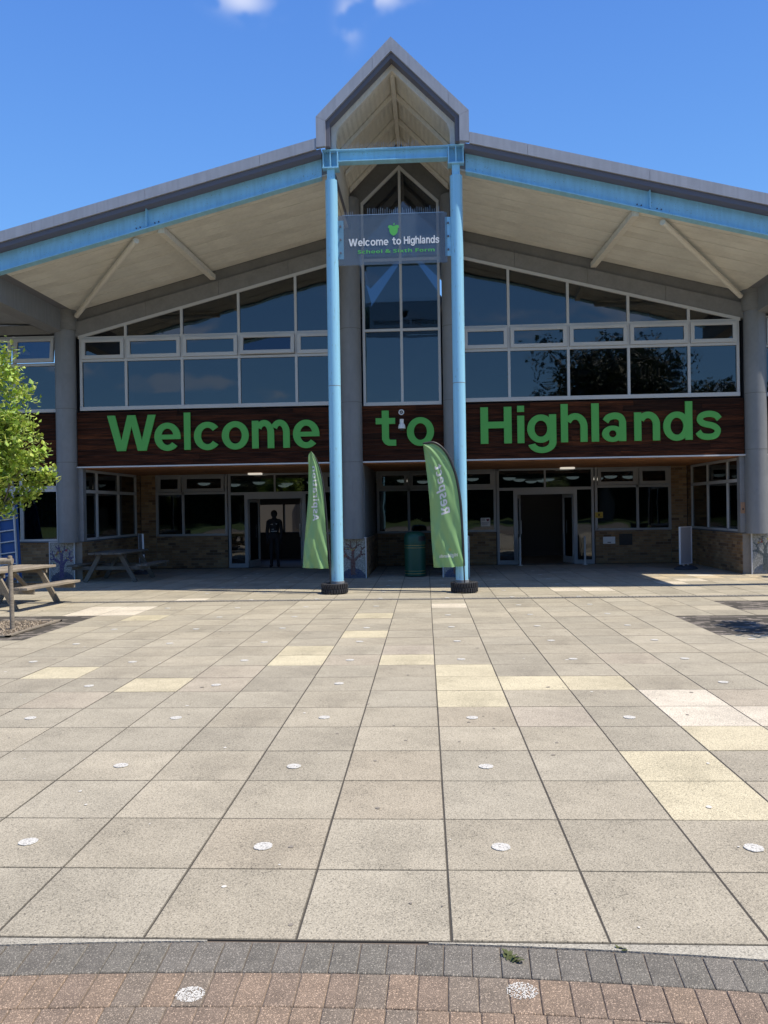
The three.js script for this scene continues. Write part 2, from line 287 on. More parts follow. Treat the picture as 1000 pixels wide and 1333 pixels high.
// the road edge: one row of grey and rows of red block pavers laid in a wide arc
const road = structure('road');
{
  const CX = 0.3, CZ = 16.5 + 14.3, R0 = 14.3, R = rng(33);
  const bed = new THREE.RingGeometry(11, R0 + 0.02, 120, 1, Math.PI / 2 - 0.5, 1.0); bed.rotateX(-Math.PI / 2); bed.translate(CX, -0.0115, CZ);
  mesh('bedding', bed, mat(0.16, 0.13, 0.105, 1), road);
  const tex = rep(paverTex, 0.42), bump = rep(aggBump, 0.9);
  const pm = (r, g, b) => mat(r, g, b, 0.9, { map: tex, bumpMap: bump, bumpScale: 0.003 });
  const greys = [pm(0.335, 0.305, 0.25), pm(0.315, 0.285, 0.235), pm(0.355, 0.32, 0.265)], reds = [pm(0.50, 0.365, 0.255), pm(0.465, 0.345, 0.25), pm(0.53, 0.385, 0.27), pm(0.43, 0.345, 0.26)];
  const pav = []; for (let i = 0; i < 8; i++) { const w = 0.1022 + (R() - 0.5) * 0.002, g = rbox(-w / 2, w / 2, -0.05, 0, -0.1, 0.1, 0.0055, 2), p = g.attributes.position, uv = g.attributes.uv, u = R() * 2, v = R() * 2; for (let k = 0; k < p.count; k++) uv.setXY(k, p.getX(k) + u, p.getZ(k) + p.getY(k) + v); pav.push(g); }
  const rest = [];
  for (let row = 0; row < 7; row++) {
    const rad = R0 - 0.1035 - row * 0.2045, st = 0.1045 / rad, off = row ? R() * st : 0.01;
    for (let a = -0.26 + off; a < 0.27; a += st) {
      const g = pav[Math.floor(R() * 8)], m = row ? reds[Math.floor(R() * 4)] : greys[Math.floor(R() * 3)], x = CX + rad * Math.sin(a), z = CZ - rad * Math.cos(a), y = -0.004 - R() * 0.003;
      const p = toPx(V(x, 0, z)), t = -a + (R() - 0.5) * 0.012;
      if (p[0] > -40 && p[0] < 1040 && p[1] < 1400 && z < 18) { const o = mesh('block_paver', g, m, road); o.position.set(x, y, z); o.rotation.y = t; o.rotation.x = (R() - 0.5) * 0.008; }
      else rest.push(g.clone().rotateY(t).translate(x, y, z));
    }
  }
  stuff(mesh('paver_rows', rest, reds[1], road));
  // concrete fillet between the slabs and the arc
  for (const s of [-1, 1]) {
    const pts = []; for (let i = 0; i <= 30; i++) { const a = s * (0.022 + i / 30 * 0.24); pts.push([CX + (R0 + 0.004) * Math.sin(a), CZ - (R0 + 0.004) * Math.cos(a)]); }
    const zf = (x) => 16.494 - (x - 0.7) * 0.0074; const e = pts[pts.length - 1]; let poly = pts.filter((p) => p[1] > zf(p[0]) + 0.004); poly.push([e[0], zf(e[0])]); poly.push([poly[0][0], zf(poly[0][0])]);
    const g = new THREE.ExtrudeGeometry(new THREE.Shape(poly.map((p) => new THREE.Vector2(p[0], -p[1]))), { depth: 0.04, bevelEnabled: false }).rotateX(-Math.PI / 2).translate(0, -0.043, 0);
    mesh('concrete_fillet', g, mat(0.50, 0.465, 0.38, 0.95, { map: rep(aggregate, 2.4), bumpMap: rep(aggBump, 2.4), bumpScale: 0.0025 }), road);
  }
  // worn paint on the red blocks
  const blot = (x, z, n, w, seed) => { const r = rng(seed), gs = []; for (let i = 0; i < n; i++) { const a = r() * 6.28, q = w * Math.sqrt(r()), k = 0.0008 + r() * 0.0022, g = new THREE.CircleGeometry(k, 6).rotateX(-Math.PI / 2); g.scale(1, 1, 0.6 + r()); g.translate(x + Math.cos(a) * q, -0.0035 + r() * 0.0006, z + Math.sin(a) * q * 0.9); gs.push(g); } stuff(mesh('worn_paint', gs, M.paint, road)); };
  blot(-0.205, 16.855, 700, 0.05, 3); blot(0.935, 16.80, 420, 0.055, 4);
}

// ------------------------------------------------------------------ the school building
const school = thing('school_building', 'long school building with a glazed gable front, blue steel canopy and timber sign band', 'building');
const part = (n, g, m, label) => mesh(n, g, m, school, label);
const yS = (x) => 8.63 - 0.255 * Math.abs(x), yG = (x) => 8.0 - 0.255 * Math.abs(x);
const EX = 8.2;      // column line
// columns
for (const s of [-1, 1]) {
  const c = part('column', [new THREE.CylinderGeometry(0.245, 0.245, 5.7, 48).translate(s * 8.21, 3.8, 0.06)], M.col, s < 0 ? 'round grey column at the left end of the glazing' : 'round grey column at the right end, lit on one side');
  for (const y of [2.9, 4.2]) mesh('joint_ring', new THREE.CylinderGeometry(0.2475, 0.2475, 0.016, 48).translate(s * 8.21, y, 0.06), M.bandDark, c);
  mesh('column_head', new THREE.CylinderGeometry(0.275, 0.275, 0.5, 48).translate(s * 8.21, 6.36, 0.06), M.band, c);
  part('column_panel', boxG(Math.min(s * 7.99, s * 7.86), Math.max(s * 7.99, s * 7.86), 0.97, 2.78, -0.2, -0.02), M.col);
}
for (const s of [-1, 1]) {
  const c = part('column', [new THREE.CylinderGeometry(0.25, 0.25, 8.1, 48).translate(s * 1.22, 5.0, 0.05)], M.col, s < 0 ? 'tall round grey column left of the centre bay' : 'tall round grey column right of the centre bay');
  for (const y of [2.78, 4.2, 5.95]) mesh('joint_ring', new THREE.CylinderGeometry(0.2525, 0.2525, 0.016, 48).translate(s * 1.22, y, 0.05), M.bandDark, c);
}
// bricks laid over a mortar core; face: 'z' (front at z) or 'x'
const BR = rng(91);
function brickGeo(u0, u1, y0, y1, place) {
  const gs = [], H = 0.075, L = 0.225; let row = 0;
  for (let y = y0; y < y1 - 0.02; y += H, row++) for (let u = u0 - (row & 1 ? L / 2 : 0); u < u1 - 0.01; u += L) {
    const a = Math.max(u, u0) + 0.005, b = Math.min(u + L, u1) - 0.005; if (b - a < 0.03) continue;
    const g = place(a, b, y + 0.005, Math.min(y + H, y1) - 0.004, BR() * 0.004), k = 0.8 + BR() * 0.4, t = BR(), n = g.attributes.position.count, col = new Float32Array(n * 3);
    const c = t < 0.14 ? [0.21, 0.13, 0.075] : t < 0.75 ? [0.34, 0.215, 0.115] : [0.40, 0.275, 0.155];
    for (let i = 0; i < n; i++) { col[i * 3] = c[0] * k; col[i * 3 + 1] = c[1] * k; col[i * 3 + 2] = c[2] * k; }
    g.setAttribute('color', new THREE.BufferAttribute(col, 3)); gs.push(g);
  }
  return gs;
}
function brickWallZ(x0, x1, y0, y1, z, depth = 0.2, ret) {      // facing +z
  const w = part('brick_wall', boxG(x0, x1, y0, y1, z - depth, z - 0.012), M.mortar);
  stuff(mesh('bricks', brickGeo(x0, x1, y0, y1, (a, b, c, d, e) => boxG(a, b, c, d, z - 0.05, z - e, BR(), BR())), M.brick, w)); return w;
}
function brickWallX(x, z0, z1, y0, y1, dir, depth = 0.2) {      // facing dir * x
  const w = part('brick_wall', boxG(Math.min(x - dir * 0.012, x - dir * depth), Math.max(x - dir * 0.012, x - dir * depth), y0, y1, z0, z1), M.mortar);
  stuff(mesh('bricks', brickGeo(z0, z1, y0, y1, (a, b, c, d, e) => boxG(Math.min(x - dir * 0.05, x - dir * e), Math.max(x - dir * 0.05, x - dir * e), c, d, a, b, BR(), BR())), M.brick, w)); return w;
}
// glazing: frame bars are one mesh, panes and opening lights its children.  axis 'z' = plane at z facing +z ; 'x' = plane at x
function glazing(name, plane, axis, bars, panes, glass, label, frameMat = M.frame) {
  const t = 0.035, place = (u0, u1, y0, y1, d0, d1) => axis === 'z' ? boxG(u0, u1, y0, y1, plane + d0, plane + d1) : boxG(plane + d0, plane + d1, y0, y1, u0, u1);
  const w = part(name, bars.map(([u0, u1, y0, y1], i) => place(u0, u1, y0, y1, -t, t + (i % 3) * 0.0025)), frameMat, label);
  for (const [u0, u1, y0, y1] of panes) mesh('pane', place(u0, u1, y0, y1, -0.006, -0.0005), glass, w);
  return w;
}
function ventLight(w, plane, x0, x1, y0, y1, glass, tilt = 0, fm = M.frame) {     // top hung opening light in a z plane
  const g = [], o = new THREE.Object3D(), f = 0.085, h = y1 - y0, W = x1 - x0;
  g.push(boxG(0, W, -0.075, 0, 0.0, 0.07), boxG(0, W, -h, -h + f, 0, 0.07), boxG(0, f, -h + f, -0.075, 0, 0.068), boxG(W - f, W, -h + f, -0.075, 0, 0.068));
  g.push(boxG(W * 0.28, W * 0.72, -0.05, -0.025, 0.07, 0.085));
  const ap = (q) => q.rotateX(-tilt).translate(x0, y1, plane + 0.012);
  mesh('vent_frame', g.map(ap), fm, w);
  mesh('vent_pane', ap(boxG(f, W - f, -h + f, -0.075, 0.02, 0.026)), glass, w);
}
// ---- upper curtain wall, left and right of the centre columns
for (const s of [-1, 1]) {
  const X = [1.45, 2.54, 3.93, 5.33, 6.72, 7.84], bars = [], panes = [];
  const lo = 4.18, t2 = 5.38, t1 = 5.93;
  const bx = (a, b) => s > 0 ? [a, b] : [-b, -a];
  const w = part('curtain_wall', [], M.frame, s < 0 ? 'upper glazing left of the centre bay under the sloping roof' : 'upper glazing right of the centre bay reflecting trees');
  const fr = [];
  for (const x of X) fr.push(boxG(s * x - 0.03, s * x + 0.03, lo, yG(x) - 0.02, -0.05, 0.04));
  for (const [y, h, d] of [[lo - 0.02, 0.09, 0.055], [t2 - 0.03, 0.06, 0.0425], [t1 - 0.03, 0.06, 0.0425]]) fr.push(boxG(...bx(1.42, 7.87), y, y + h, -0.045, d));
  fr.push(prism([[s * 1.42, yG(1.42)], [s * 7.9, yG(7.9)], [s * 7.9, yG(7.9) - 0.07], [s * 1.42, yG(1.42) - 0.07]], -0.045, 0.045));
  w.geometry = merge(fr);
  for (let i = 0; i < 5; i++) {
    const [a, b] = bx(X[i] + 0.03, X[i + 1] - 0.03), xa = X[i] + 0.03, xb = X[i + 1] - 0.03;
    mesh('pane', boxG(a, b, lo + 0.07, t2 - 0.03, -0.01, -0.004), M.glass, w);
    const ya = yG(xa) - 0.07, yb = yG(xb) - 0.07, y0 = t1 + 0.03;
    if (yb > y0 + 0.01) mesh('pane', prism(s > 0 ? [[xa, y0], [xb, y0], [xb, yb], [xa, ya]] : [[-xb, y0], [-xa, y0], [-xa, ya], [-xb, yb]], -0.01, -0.004), M.glass, w);
    else mesh('pane', prism([[s * xa, y0], [s * (xa + (ya - y0) / 0.255), y0], [s * xa, ya]], -0.01, -0.004), M.glass, w);
    ventLight(w, 0.0, a + 0.005, b - 0.005, t2 + 0.035, t1 - 0.035, M.glass, s < 0 && i === 1 ? 0.13 : 0);
  }
  // grey band above the glass, jointed
  for (const [a, b] of [[1.0, 2.7], [2.706, 4.4], [4.406, 6.2], [6.206, 8.0]]) part('fascia_band', prism([[s * a, yG(a) + 0.002], [s * b, yG(b) + 0.002], [s * b, yG(b) + 0.36], [s * a, yG(a) + 0.36]], -0.2, 0.03), M.band);
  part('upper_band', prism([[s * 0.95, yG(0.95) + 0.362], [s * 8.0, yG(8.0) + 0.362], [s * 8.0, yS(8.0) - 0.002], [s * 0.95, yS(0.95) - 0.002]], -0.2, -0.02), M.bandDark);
}
// ---- centre bay glazing with gable head
{
  const fr = [boxG(-0.03, 0.03, 4.18, 9.74, -0.05, 0.04)], t = [4.18, 5.92, 7.6];
  fr.push(boxG(-0.93, -0.87, 4.18, 8.96, -0.05, 0.045), boxG(0.87, 0.93, 4.18, 8.96, -0.05, 0.045));
  fr.push(boxG(-0.93, 0.93, 4.12, 4.2, -0.04, 0.055), boxG(-0.9, 0.9, 5.89, 5.95, -0.045, 0.0425), boxG(-0.9, 0.9, 7.57, 7.63, -0.045, 0.0425));
  for (const s of [-1, 1]) fr.push(prism([[0, 9.84], [s * 0.93, 8.97], [s * 0.93, 8.88], [0, 9.75]], -0.04, 0.048));
  const w = part('curtain_wall', fr, M.frame, 'narrow gabled centre glazing behind the hanging sign');
  for (const s of [-1, 1]) {
    const q = (a, b) => s > 0 ? [a, b] : [-b, -a];
    for (const [y0, y1] of [[4.2, 5.89], [5.95, 7.57]]) mesh('pane', boxG(...q(0.03, 0.87), y0, y1, -0.01, -0.004), M.glass, w);
    mesh('pane', prism([[s * 0.03, 7.63], [s * 0.87, 7.63], [s * 0.87, 8.93], [s * 0.03, 9.73]], -0.01, -0.004), M.glass, w);
    // grey surround up to the dormer soffit
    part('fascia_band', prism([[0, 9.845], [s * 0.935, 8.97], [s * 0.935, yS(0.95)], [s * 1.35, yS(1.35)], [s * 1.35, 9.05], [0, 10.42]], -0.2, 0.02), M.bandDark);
  }
}
// ---- timber band: boards over a backing, trim below
const boards = (() => {
  const ms = [[0.062, 0.022, 0.011], [0.046, 0.017, 0.009], [0.095, 0.033, 0.014], [0.03, 0.013, 0.008], [0.15, 0.056, 0.024]].map((c) => phys(c[0] * 2.3, c[1] * 2.3, c[2] * 2.3, 0.85, { specularIntensity: 0.35, map: rep(woodTex, 2.2, 0.5), bumpMap: rep(woodTex, 2.2, 0.5), bumpScale: 0.0015 }));
  const R = rng(17);
  return (x0, x1, label) => {
    const b = part('timber_band', boxG(x0, x1, 2.80, 4.12, -0.2, 0.03), M.black, label), n = 10, h = 1.32 / n;
    for (let i = 0; i < n; i++) { let x = x0; while (x < x1 - 0.05) { let e = x + 1.1 + R() * 2.6; if (e > x1 - 0.5) e = x1; const t = R(); mesh('board', boxG(x + 0.002, e - 0.002, 2.80 + i * h + 0.005, 2.80 + (i + 1) * h - 0.005, 0.03, 0.05 + R() * 0.003, R() * 5, R()), ms[t < 0.34 ? 0 : t < 0.62 ? 1 : t < 0.8 ? 2 : t < 0.95 ? 3 : 4], b); x = e; } }
    return b;
  };
})();
boards(-7.95, -1.5, 'dark timber boards behind the word Welcome'); boards(-0.98, 0.98, 'dark timber boards behind the word to'); boards(1.5, 7.95, 'dark timber boards behind the word Highlands');
for (const [a, b] of [[-7.97, -1.48], [-0.985, 0.985], [1.48, 7.97]]) part('trim', boxG(a, b, 2.765, 2.797, -0.1, 0.075), M.trim);
// ---- recessed entrance: soffit, return walls, back wall
{
  const gs = []; for (let i = 0; i < 30; i++) { const z = -4.3 + i * 0.1405; gs.push(boxG(-7.9, 7.9, 2.745 + (i % 2) * 0.0015, 2.76, z, z + 0.1375, i * 0.37, i * 0.21)); }
  const so = part('entrance_soffit', boxG(-7.95, 7.95, 2.76, 2.80, -4.3, -0.11), M.black);
  stuff(mesh('soffit_board', gs, phys(1.0, 0.52, 0.25, 0.7, { specularIntensity: 0.4, map: rep(woodTex, 2.2, 0.5) }), so));
  const RX = 7.9, zs = [-0.2, -1.0, -2.45, -3.76];
  for (const s of [-1, 1]) {
    brickWallX(s * RX, -4.1, -0.02, 0, 0.95, -s, 0.25);
    part('coping', boxG(Math.min(s * (RX - 0.02), s * (RX + 0.2)), Math.max(s * (RX - 0.02), s * (RX + 0.2)), 0.951, 0.985, -4.0, -0.21), M.coping);
    brickWallX(s * RX, -4.1, -3.8, 0.986, 2.745, -s, 0.25);
    const bars = []; for (const z of zs) bars.push([z - 0.035, z + 0.035, 0.986, 2.74]); bars.push([zs[3], zs[0], 0.986, 1.04], [zs[3], zs[0], 2.16, 2.24], [zs[3], zs[0], 2.68, 2.742]);
    const panes = []; for (let i = 0; i < 3; i++) panes.push([zs[i + 1] + 0.035, zs[i] - 0.035, 1.04, 2.16], [zs[i + 1] + 0.035, zs[i] - 0.035, 2.24, 2.68]);
    glazing('return_window', s * (RX + 0.04), 'x', bars, panes, M.glassLow, s < 0 ? 'side window of the left porch wall' : 'side window of the right porch wall', M.frame);
    // walls carrying the centre columns, running back to the entrance wall
    const a = 0.92, b = 1.5;
    part('centre_wall', boxG(Math.min(s * 0.97, s * 1.45), Math.max(s * 0.97, s * 1.45), 0.96, 2.745, -4.1, -0.25), M.col);
    brickWallX(s * a, -4.1, -0.02, 0, 0.955, -s, 0.29); brickWallX(s * b, -4.1, -0.02, 0, 0.955, s, 0.285);
  }
  const Z = -4.1;
  // brick dados and nibs of the back wall
  brickWallZ(-7.88, -7.43, 0, 2.745, Z + 0.03); brickWallZ(-7.43, -5.31, 0, 0.94, Z); brickWallZ(7.43, 7.88, 0, 2.745, Z + 0.03); brickWallZ(5.31, 7.43, 0, 0.94, Z);
  brickWallZ(-0.92, 0.92, 0, 0.94, Z); brickWallZ(1.51, 2.5, 0, 0.94, Z); brickWallZ(-2.5, -1.51, 0, 0.94, Z);
  const win = (x0, x1, mull, label, vents) => {
    const y0 = 0.942, y1 = 2.74, t = 2.2, xs = [x0, ...mull, x1], bars = [], panes = [];
    for (const x of xs) bars.push([x - 0.035, x + 0.035, y0, y1]);
    bars.push([x0, x1, y0, y0 + 0.06], [x0, x1, t - 0.04, t + 0.03], [x0, x1, y1 - 0.05, y1 - 0.001]);
    for (let i = 0; i < xs.length - 1; i++) panes.push([xs[i] + 0.035, xs[i + 1] - 0.035, y0 + 0.06, t - 0.04]);
    const w = glazing('window', Z, 'z', bars, panes, M.glassLow, label, M.frameDark);
    for (let i = 0; i < xs.length - 1; i++) ventLight(w, Z, xs[i] + 0.045, xs[i + 1] - 0.045, t + 0.035, y1 - 0.055, M.glassLow, vents ? 0.1 : 0, M.frameDark);
    return w;
  };
  win(-7.4, -5.34, [-6.62], 'window left of the left entrance doors', true);
  win(5.34, 7.4, [6.5], 'window right of the right entrance doors with open top lights', true);
  win(-0.89, 0.89, [0], 'centre window behind the litter bin', false);
  win(1.54, 2.47, [], 'window with a small notice beside the right doors', false); win(-2.47, -1.54, [], 'narrow window behind the left flag', false);
  for (const s of [-1, 1]) {
    const q = (a, b) => s > 0 ? [a, b] : [-b, -a], bars = [], panes = [];
    const o = [2.56, 3.08, 4.70, 5.24];           // sidelight | door opening | sidelight
    for (const x of [2.56, 5.24]) bars.push([s * x - 0.035, s * x + 0.035, 0, 2.74]);
    for (const x of [3.05, 4.75]) bars.push([s * x - 0.05, s * x + 0.05, 0, 2.12]);
    bars.push([s * 3.9 - 0.025, s * 3.9 + 0.025, 2.2, 2.74]);
    bars.push([...q(2.53, 5.27), 2.12, 2.2], [...q(2.53, 5.27), 2.69, 2.741], [...q(3.0, 4.8), 2.0, 2.121], [...q(2.6, 3.0), 0, 0.12], [...q(4.8, 5.2), 0, 0.12]);
    panes.push([...q(2.595, 3.875), 2.2, 2.69], [...q(3.925, 5.205), 2.2, 2.69], [...q(2.595, 3.0), 0.12, 2.12], [...q(4.8, 5.205), 0.12, 2.12]);
    glazing('entrance_screen', Z, 'z', bars, panes, M.glassLow, s < 0 ? 'left entrance screen with transom lights and a lit room behind' : 'right entrance screen with transom lights over an open doorway', M.frameDark);
    // door leaves standing open into the porch side
    for (const e of [-1, 1]) {
      const hx = s * 3.9 + e * 0.80, g = [], d = 0.72;
      const leaf = part('door_leaf', [boxG(-0.022, 0.022, 0.01, 1.99, -0.05, 0.05).translate(0, 0, d), boxG(-0.02, 0.02, 0.01, 1.99, 0, 0.05), boxG(-0.021, 0.021, 0.01, 0.2, 0, d), boxG(-0.021, 0.021, 1.9, 1.992, 0, d)].map((k) => k.rotateY(Math.PI + e * 0.22).translate(hx, 0, Z - 0.04)), M.frame);
      mesh('pane', boxG(-0.004, 0.004, 0.2, 1.9, 0.05, d - 0.05).rotateY(Math.PI + e * 0.22).translate(hx, 0, Z - 0.04), M.glassLow, leaf);
      mesh('handle', [rod(V(0.05, 0.85, d - 0.1), V(0.05, 1.25, d - 0.1), 0.012), rod(V(-0.05, 0.85, d - 0.1), V(-0.05, 1.25, d - 0.1), 0.012)].map((k) => k.rotateY(Math.PI + e * 0.22).translate(hx, 0, Z - 0.04)), M.steel, leaf);
    }
  }
  const lampM = mat(0.75, 0.73, 0.66, 0.5, { emissive: lin(1, 0.93, 0.78), emissiveIntensity: 0.5 });
  // ceiling lamps under the porch soffit and inside
  for (const [x, z] of [[-4.4, -3.75], [4.48, -3.7]]) part('porch_lamp', [rbox(x - 0.2, x + 0.2, 2.69, 2.744, z - 0.08, z + 0.08, 0.02)], lampM);
  for (const [x, z] of [[-6.3, -5.2], [-5.6, -6.2], [-4.6, -5.2], [-3.9, -6.2], [-4.2, -7.2], [-3.0, -5.6], [3.0, -5.2], [3.4, -6.2], [4.9, -5.3], [4.3, -6.2], [3.9, -7.3], [4.2, -6.8], [6.0, -5.2], [5.8, -6.2], [6.6, -5.5], [-0.2, -5.5], [0.4, -6.3], [1.9, -5.3]])
    part('ceiling_lamp', new THREE.SphereGeometry(0.19, 20, 10, 0, 6.2832, Math.PI / 2, Math.PI / 2).scale(1, 0.42, 1).translate(x, 2.53 + 0.02 * (z + 5.2), z), lampM);
}
// ---- rooms behind the glass
{
  const I = M.interior, B = -8.2;
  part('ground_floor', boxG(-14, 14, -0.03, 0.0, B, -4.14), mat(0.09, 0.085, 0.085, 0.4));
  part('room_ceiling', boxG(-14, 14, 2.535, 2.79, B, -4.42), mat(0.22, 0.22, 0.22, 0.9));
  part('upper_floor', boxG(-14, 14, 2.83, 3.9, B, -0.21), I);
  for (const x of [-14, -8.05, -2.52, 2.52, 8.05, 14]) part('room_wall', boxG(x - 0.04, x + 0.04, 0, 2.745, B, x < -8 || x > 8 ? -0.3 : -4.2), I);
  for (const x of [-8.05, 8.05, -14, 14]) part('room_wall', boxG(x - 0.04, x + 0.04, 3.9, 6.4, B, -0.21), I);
  // rear wall with an opening to a sunny court behind the left doors
  part('rear_wall', [boxG(-14, -5.3, 0, 2.745, B - 0.2, B), boxG(-3.05, 14, 0, 2.745, B - 0.2, B), boxG(-5.3, -3.05, 0, 0.85, B - 0.2, B - 0.001), boxG(-5.3, -3.05, 1.85, 2.745, B - 0.2, B - 0.001), prism([[-14, 2.75], [14, 2.75], [14, 6.9], [8.2, 6.9], [1.3, yS(1.3) + 0.2], [0, 10.4], [-1.3, yS(1.3) + 0.2], [-8.2, 6.9], [-14, 6.9]], B - 0.2, B - 0.002)], mat(0.07, 0.07, 0.075, 0.9));
  mesh('window_frame', [boxG(-5.3, -3.05, 0.85, 0.91, B - 0.1, B + 0.02), boxG(-4.42, -4.36, 0.85, 1.85, B - 0.1, B + 0.02), boxG(-3.3, -3.24, 0.85, 1.85, B - 0.1, B + 0.02)], M.black, school.children[school.children.length - 1]);
  part('court_wall', boxG(-7.5, -0.5, 0, 3.6, -13.2, -13), M.interiorLight);
  part('court_window', [boxG(-4.75, -4.3, 0.9, 1.95, -12.99, -12.95), boxG(-3.95, -3.55, 0.9, 1.95, -12.99, -12.95)], M.black);
  part('upper_lamp', [[-5.45, 5.0], [3.0, 4.6], [2.6, 5.3]].map(([x, y]) => boxG(x - 0.25, x + 0.25, y, y + 0.035, -3.2, -3.1)), M.white);
  part('upper_ceiling', [-1, 1].map((s) => prism([[s * 1.3, yS(1.3) - 0.1], [s * 8.0, yS(8.0) - 0.1], [s * 8.0, yS(8.0)], [s * 1.3, yS(1.3)]], B, -0.22)), mat(0.16, 0.16, 0.165, 0.9));
}
// ---- roof, soffit sheets, fascia, blue steel
const ZF0 = 3.32, ZF1 = 3.52, ZB = -8.2;
for (const s of [-1, 1]) {
  const sl = (x0, x1, f0, f1, z0, z1) => prism([[s * x0, f0(x0)], [s * x1, f0(x1)], [s * x1, f1(x1)], [s * x0, f1(x0)]], z0, z1);
  part('roof', sl(1.3, 8.55, (x) => yS(x) + 0.03, (x) => yS(x) + 0.42, ZB - 0.2, 3.398), M.roofTop);
  // soffit sheets running down the slope, one beside another with a shadow gap
  const so = part('soffit', sl(1.28, 8.0, (x) => yS(x) + 0.012, (x) => yS(x) + 0.029, -0.02, 3.39), M.soffit2);
  for (let i = 0; i < 11; i++) { const z = -0.01 + i * 0.309; mesh('soffit_sheet', sl(1.28, 7.98, (x) => yS(x) - (i % 2) * 0.004, (x) => yS(x) + 0.0115, z + 0.006, z + 0.303), i % 3 ? M.soffit : M.soffit2, so); }
  // fascia panels
  const xs = [1.487, 2.6, 4.9, 7.2, 9.4];
  if (s < 0) xs[4] = 8.9;
  for (let i = 0; i < 4; i++) part('fascia_panel', sl(xs[i] + 0.003, xs[i + 1] - 0.003, (x) => 9.06 - 0.25 * x, (x) => 9.275 - 0.25 * x, 3.62, 3.7), M.fascia);
  part('fascia_soffit', sl(1.4, s < 0 ? 8.9 : 9.4, (x) => 8.96 - 0.25 * x, (x) => 9.055 - 0.25 * x, 3.39, 3.66), M.fasciaDark);
  // blue edge beam: web, flanges, stiffeners
  const bm = part('edge_beam', sl(1.42, 8.9, (x) => 8.60 - 0.2525 * x, (x) => 8.99 - 0.25 * x, 3.405, 3.425), M.blue, s < 0 ? 'pale blue steel beam along the left roof edge' : 'pale blue steel beam along the right roof edge');
  mesh('flange', sl(1.42, 8.9, (x) => 8.575 - 0.2525 * x, (x) => 8.5975 - 0.2525 * x, ZF0, ZF1), M.blue, bm);
  mesh('stiffener', [sl(4.94, 4.96, (x) => 8.62 - 0.2525 * x, (x) => 8.97 - 0.25 * x, 3.4255, 3.52), sl(8.1, 8.12, (x) => 8.62 - 0.2525 * x, (x) => 8.97 - 0.25 * x, 3.4255, 3.52)], M.blue, bm);
  mesh('bolt', [[4.72, 8.66], [4.8, 8.66], [5.1, 8.66], [5.18, 8.66]].map(([x, y]) => new THREE.CylinderGeometry(0.014, 0.014, 0.02, 8).rotateX(Math.PI / 2).translate(s * x, y - 0.25 * x, 3.432)), M.fasciaDark, bm);
  // struts under the soffit
  part('strut', rod(V(s * 7.86, 6.45, 0.18), V(s * 5.25, 7.18, 3.25), 0.06, 0.06, 18), M.cream, 'round cream strut from column head to edge beam');
  part('strut', beam(V(s * 4.55, 7.33, -0.02), V(s * 4.72, 7.36, 3.3), 0.13, 0.12), M.cream, 'square cream strut from the wall to the edge beam with peeling paint');
  // valley gutters along the column line
  const gx = s * 8.39;
  part('valley_gutter', [boxG(gx - 0.2, gx + (s > 0 ? 0.25 : 0.2), 6.06, 6.60, -0.2, 3.6)], M.gutter);
  // dormer cheek above the main soffit
  part('dormer_cheek', [boxG(Math.min(s * 1.19, s * 1.27), Math.max(s * 1.19, s * 1.27), yS(1.23) - 0.01, 9.24, -0.2, 3.29)], M.soffit);
  mesh('downpipe', [boxG(Math.min(s * 1.15, s * 1.188), Math.max(s * 1.15, s * 1.188), 8.26, 8.34, 0.02, 3.3)], M.fasciaDark, school.children[school.children.length - 1]);
}
// ---- the raised gable over the entrance
{
  const tun = (x) => 10.45 - 1.03 * Math.abs(x);
  for (const s of [-1, 1]) {
    const P = (a) => a.map(([x, y]) => [s * x, y]);
    const rf = part('dormer_roof', prism(P([[0, 10.47], [1.3, tun(1.3) + 0.02], [1.48, 9.3], [0, 10.76]]), ZB, 3.62), M.roofTop);
    // corrugated lining
    const sh = []; for (let i = 0; i < 13; i++) { const a = 0.03 + i * 0.0935; sh.push(prism(P([[a, tun(a) - 0.015], [a + 0.05, tun(a + 0.05) - 0.015], [a + 0.0935, tun(a + 0.0935)], [a + 0.0935, tun(a + 0.0935) + 0.02], [a, tun(a) + 0.02]]), 0.02, 3.4)); }
    mesh('lining_sheet', sh, M.soffit, rf);
    // fascia of the gable, jointed
    const seg = [[[0, 10.80], [0.36, 10.44], [0.36, 10.17], [0, 10.53]], [[0.363, 10.437], [1.1, 9.70], [1.1, 9.43], [0.363, 10.167]], [[1.103, 9.697], [1.485, 9.315], [1.3, 9.23], [1.103, 9.427]], [[1.485, 9.312], [1.485, 8.72], [1.3, 8.74], [1.3, 9.227]]];
    for (const q of seg) part('fascia_panel', prism(P(q), 3.62, 3.71), M.fascia);
    part('fascia_soffit', prism(P([[0, 10.54], [1.31, 9.24], [1.31, 8.75], [1.22, 8.75], [1.22, 9.2], [0, 10.41]]), 3.44, 3.66), M.fasciaDark);
    // cream gable arch at the front with kneed foot, and two arches behind
    part('gable_arch', prism(P([[0, 10.43], [1.215, 9.22], [1.215, 8.7], [1.13, 8.72], [1.12, 9.08], [1.06, 9.22], [0, 10.29]]), 3.3, 3.435), M.cream);
    for (const z of [2.3, 1.2, 0.25]) part('rafter', prism(P([[0, 10.42], [1.15, 9.235], [1.15, 9.13], [0, 10.3]]), z, z + 0.1), M.cream);
  }
  part('ridge_rib', boxG(-0.045, 0.045, 10.26, 10.4, 0.05, 3.29), M.cream);
}
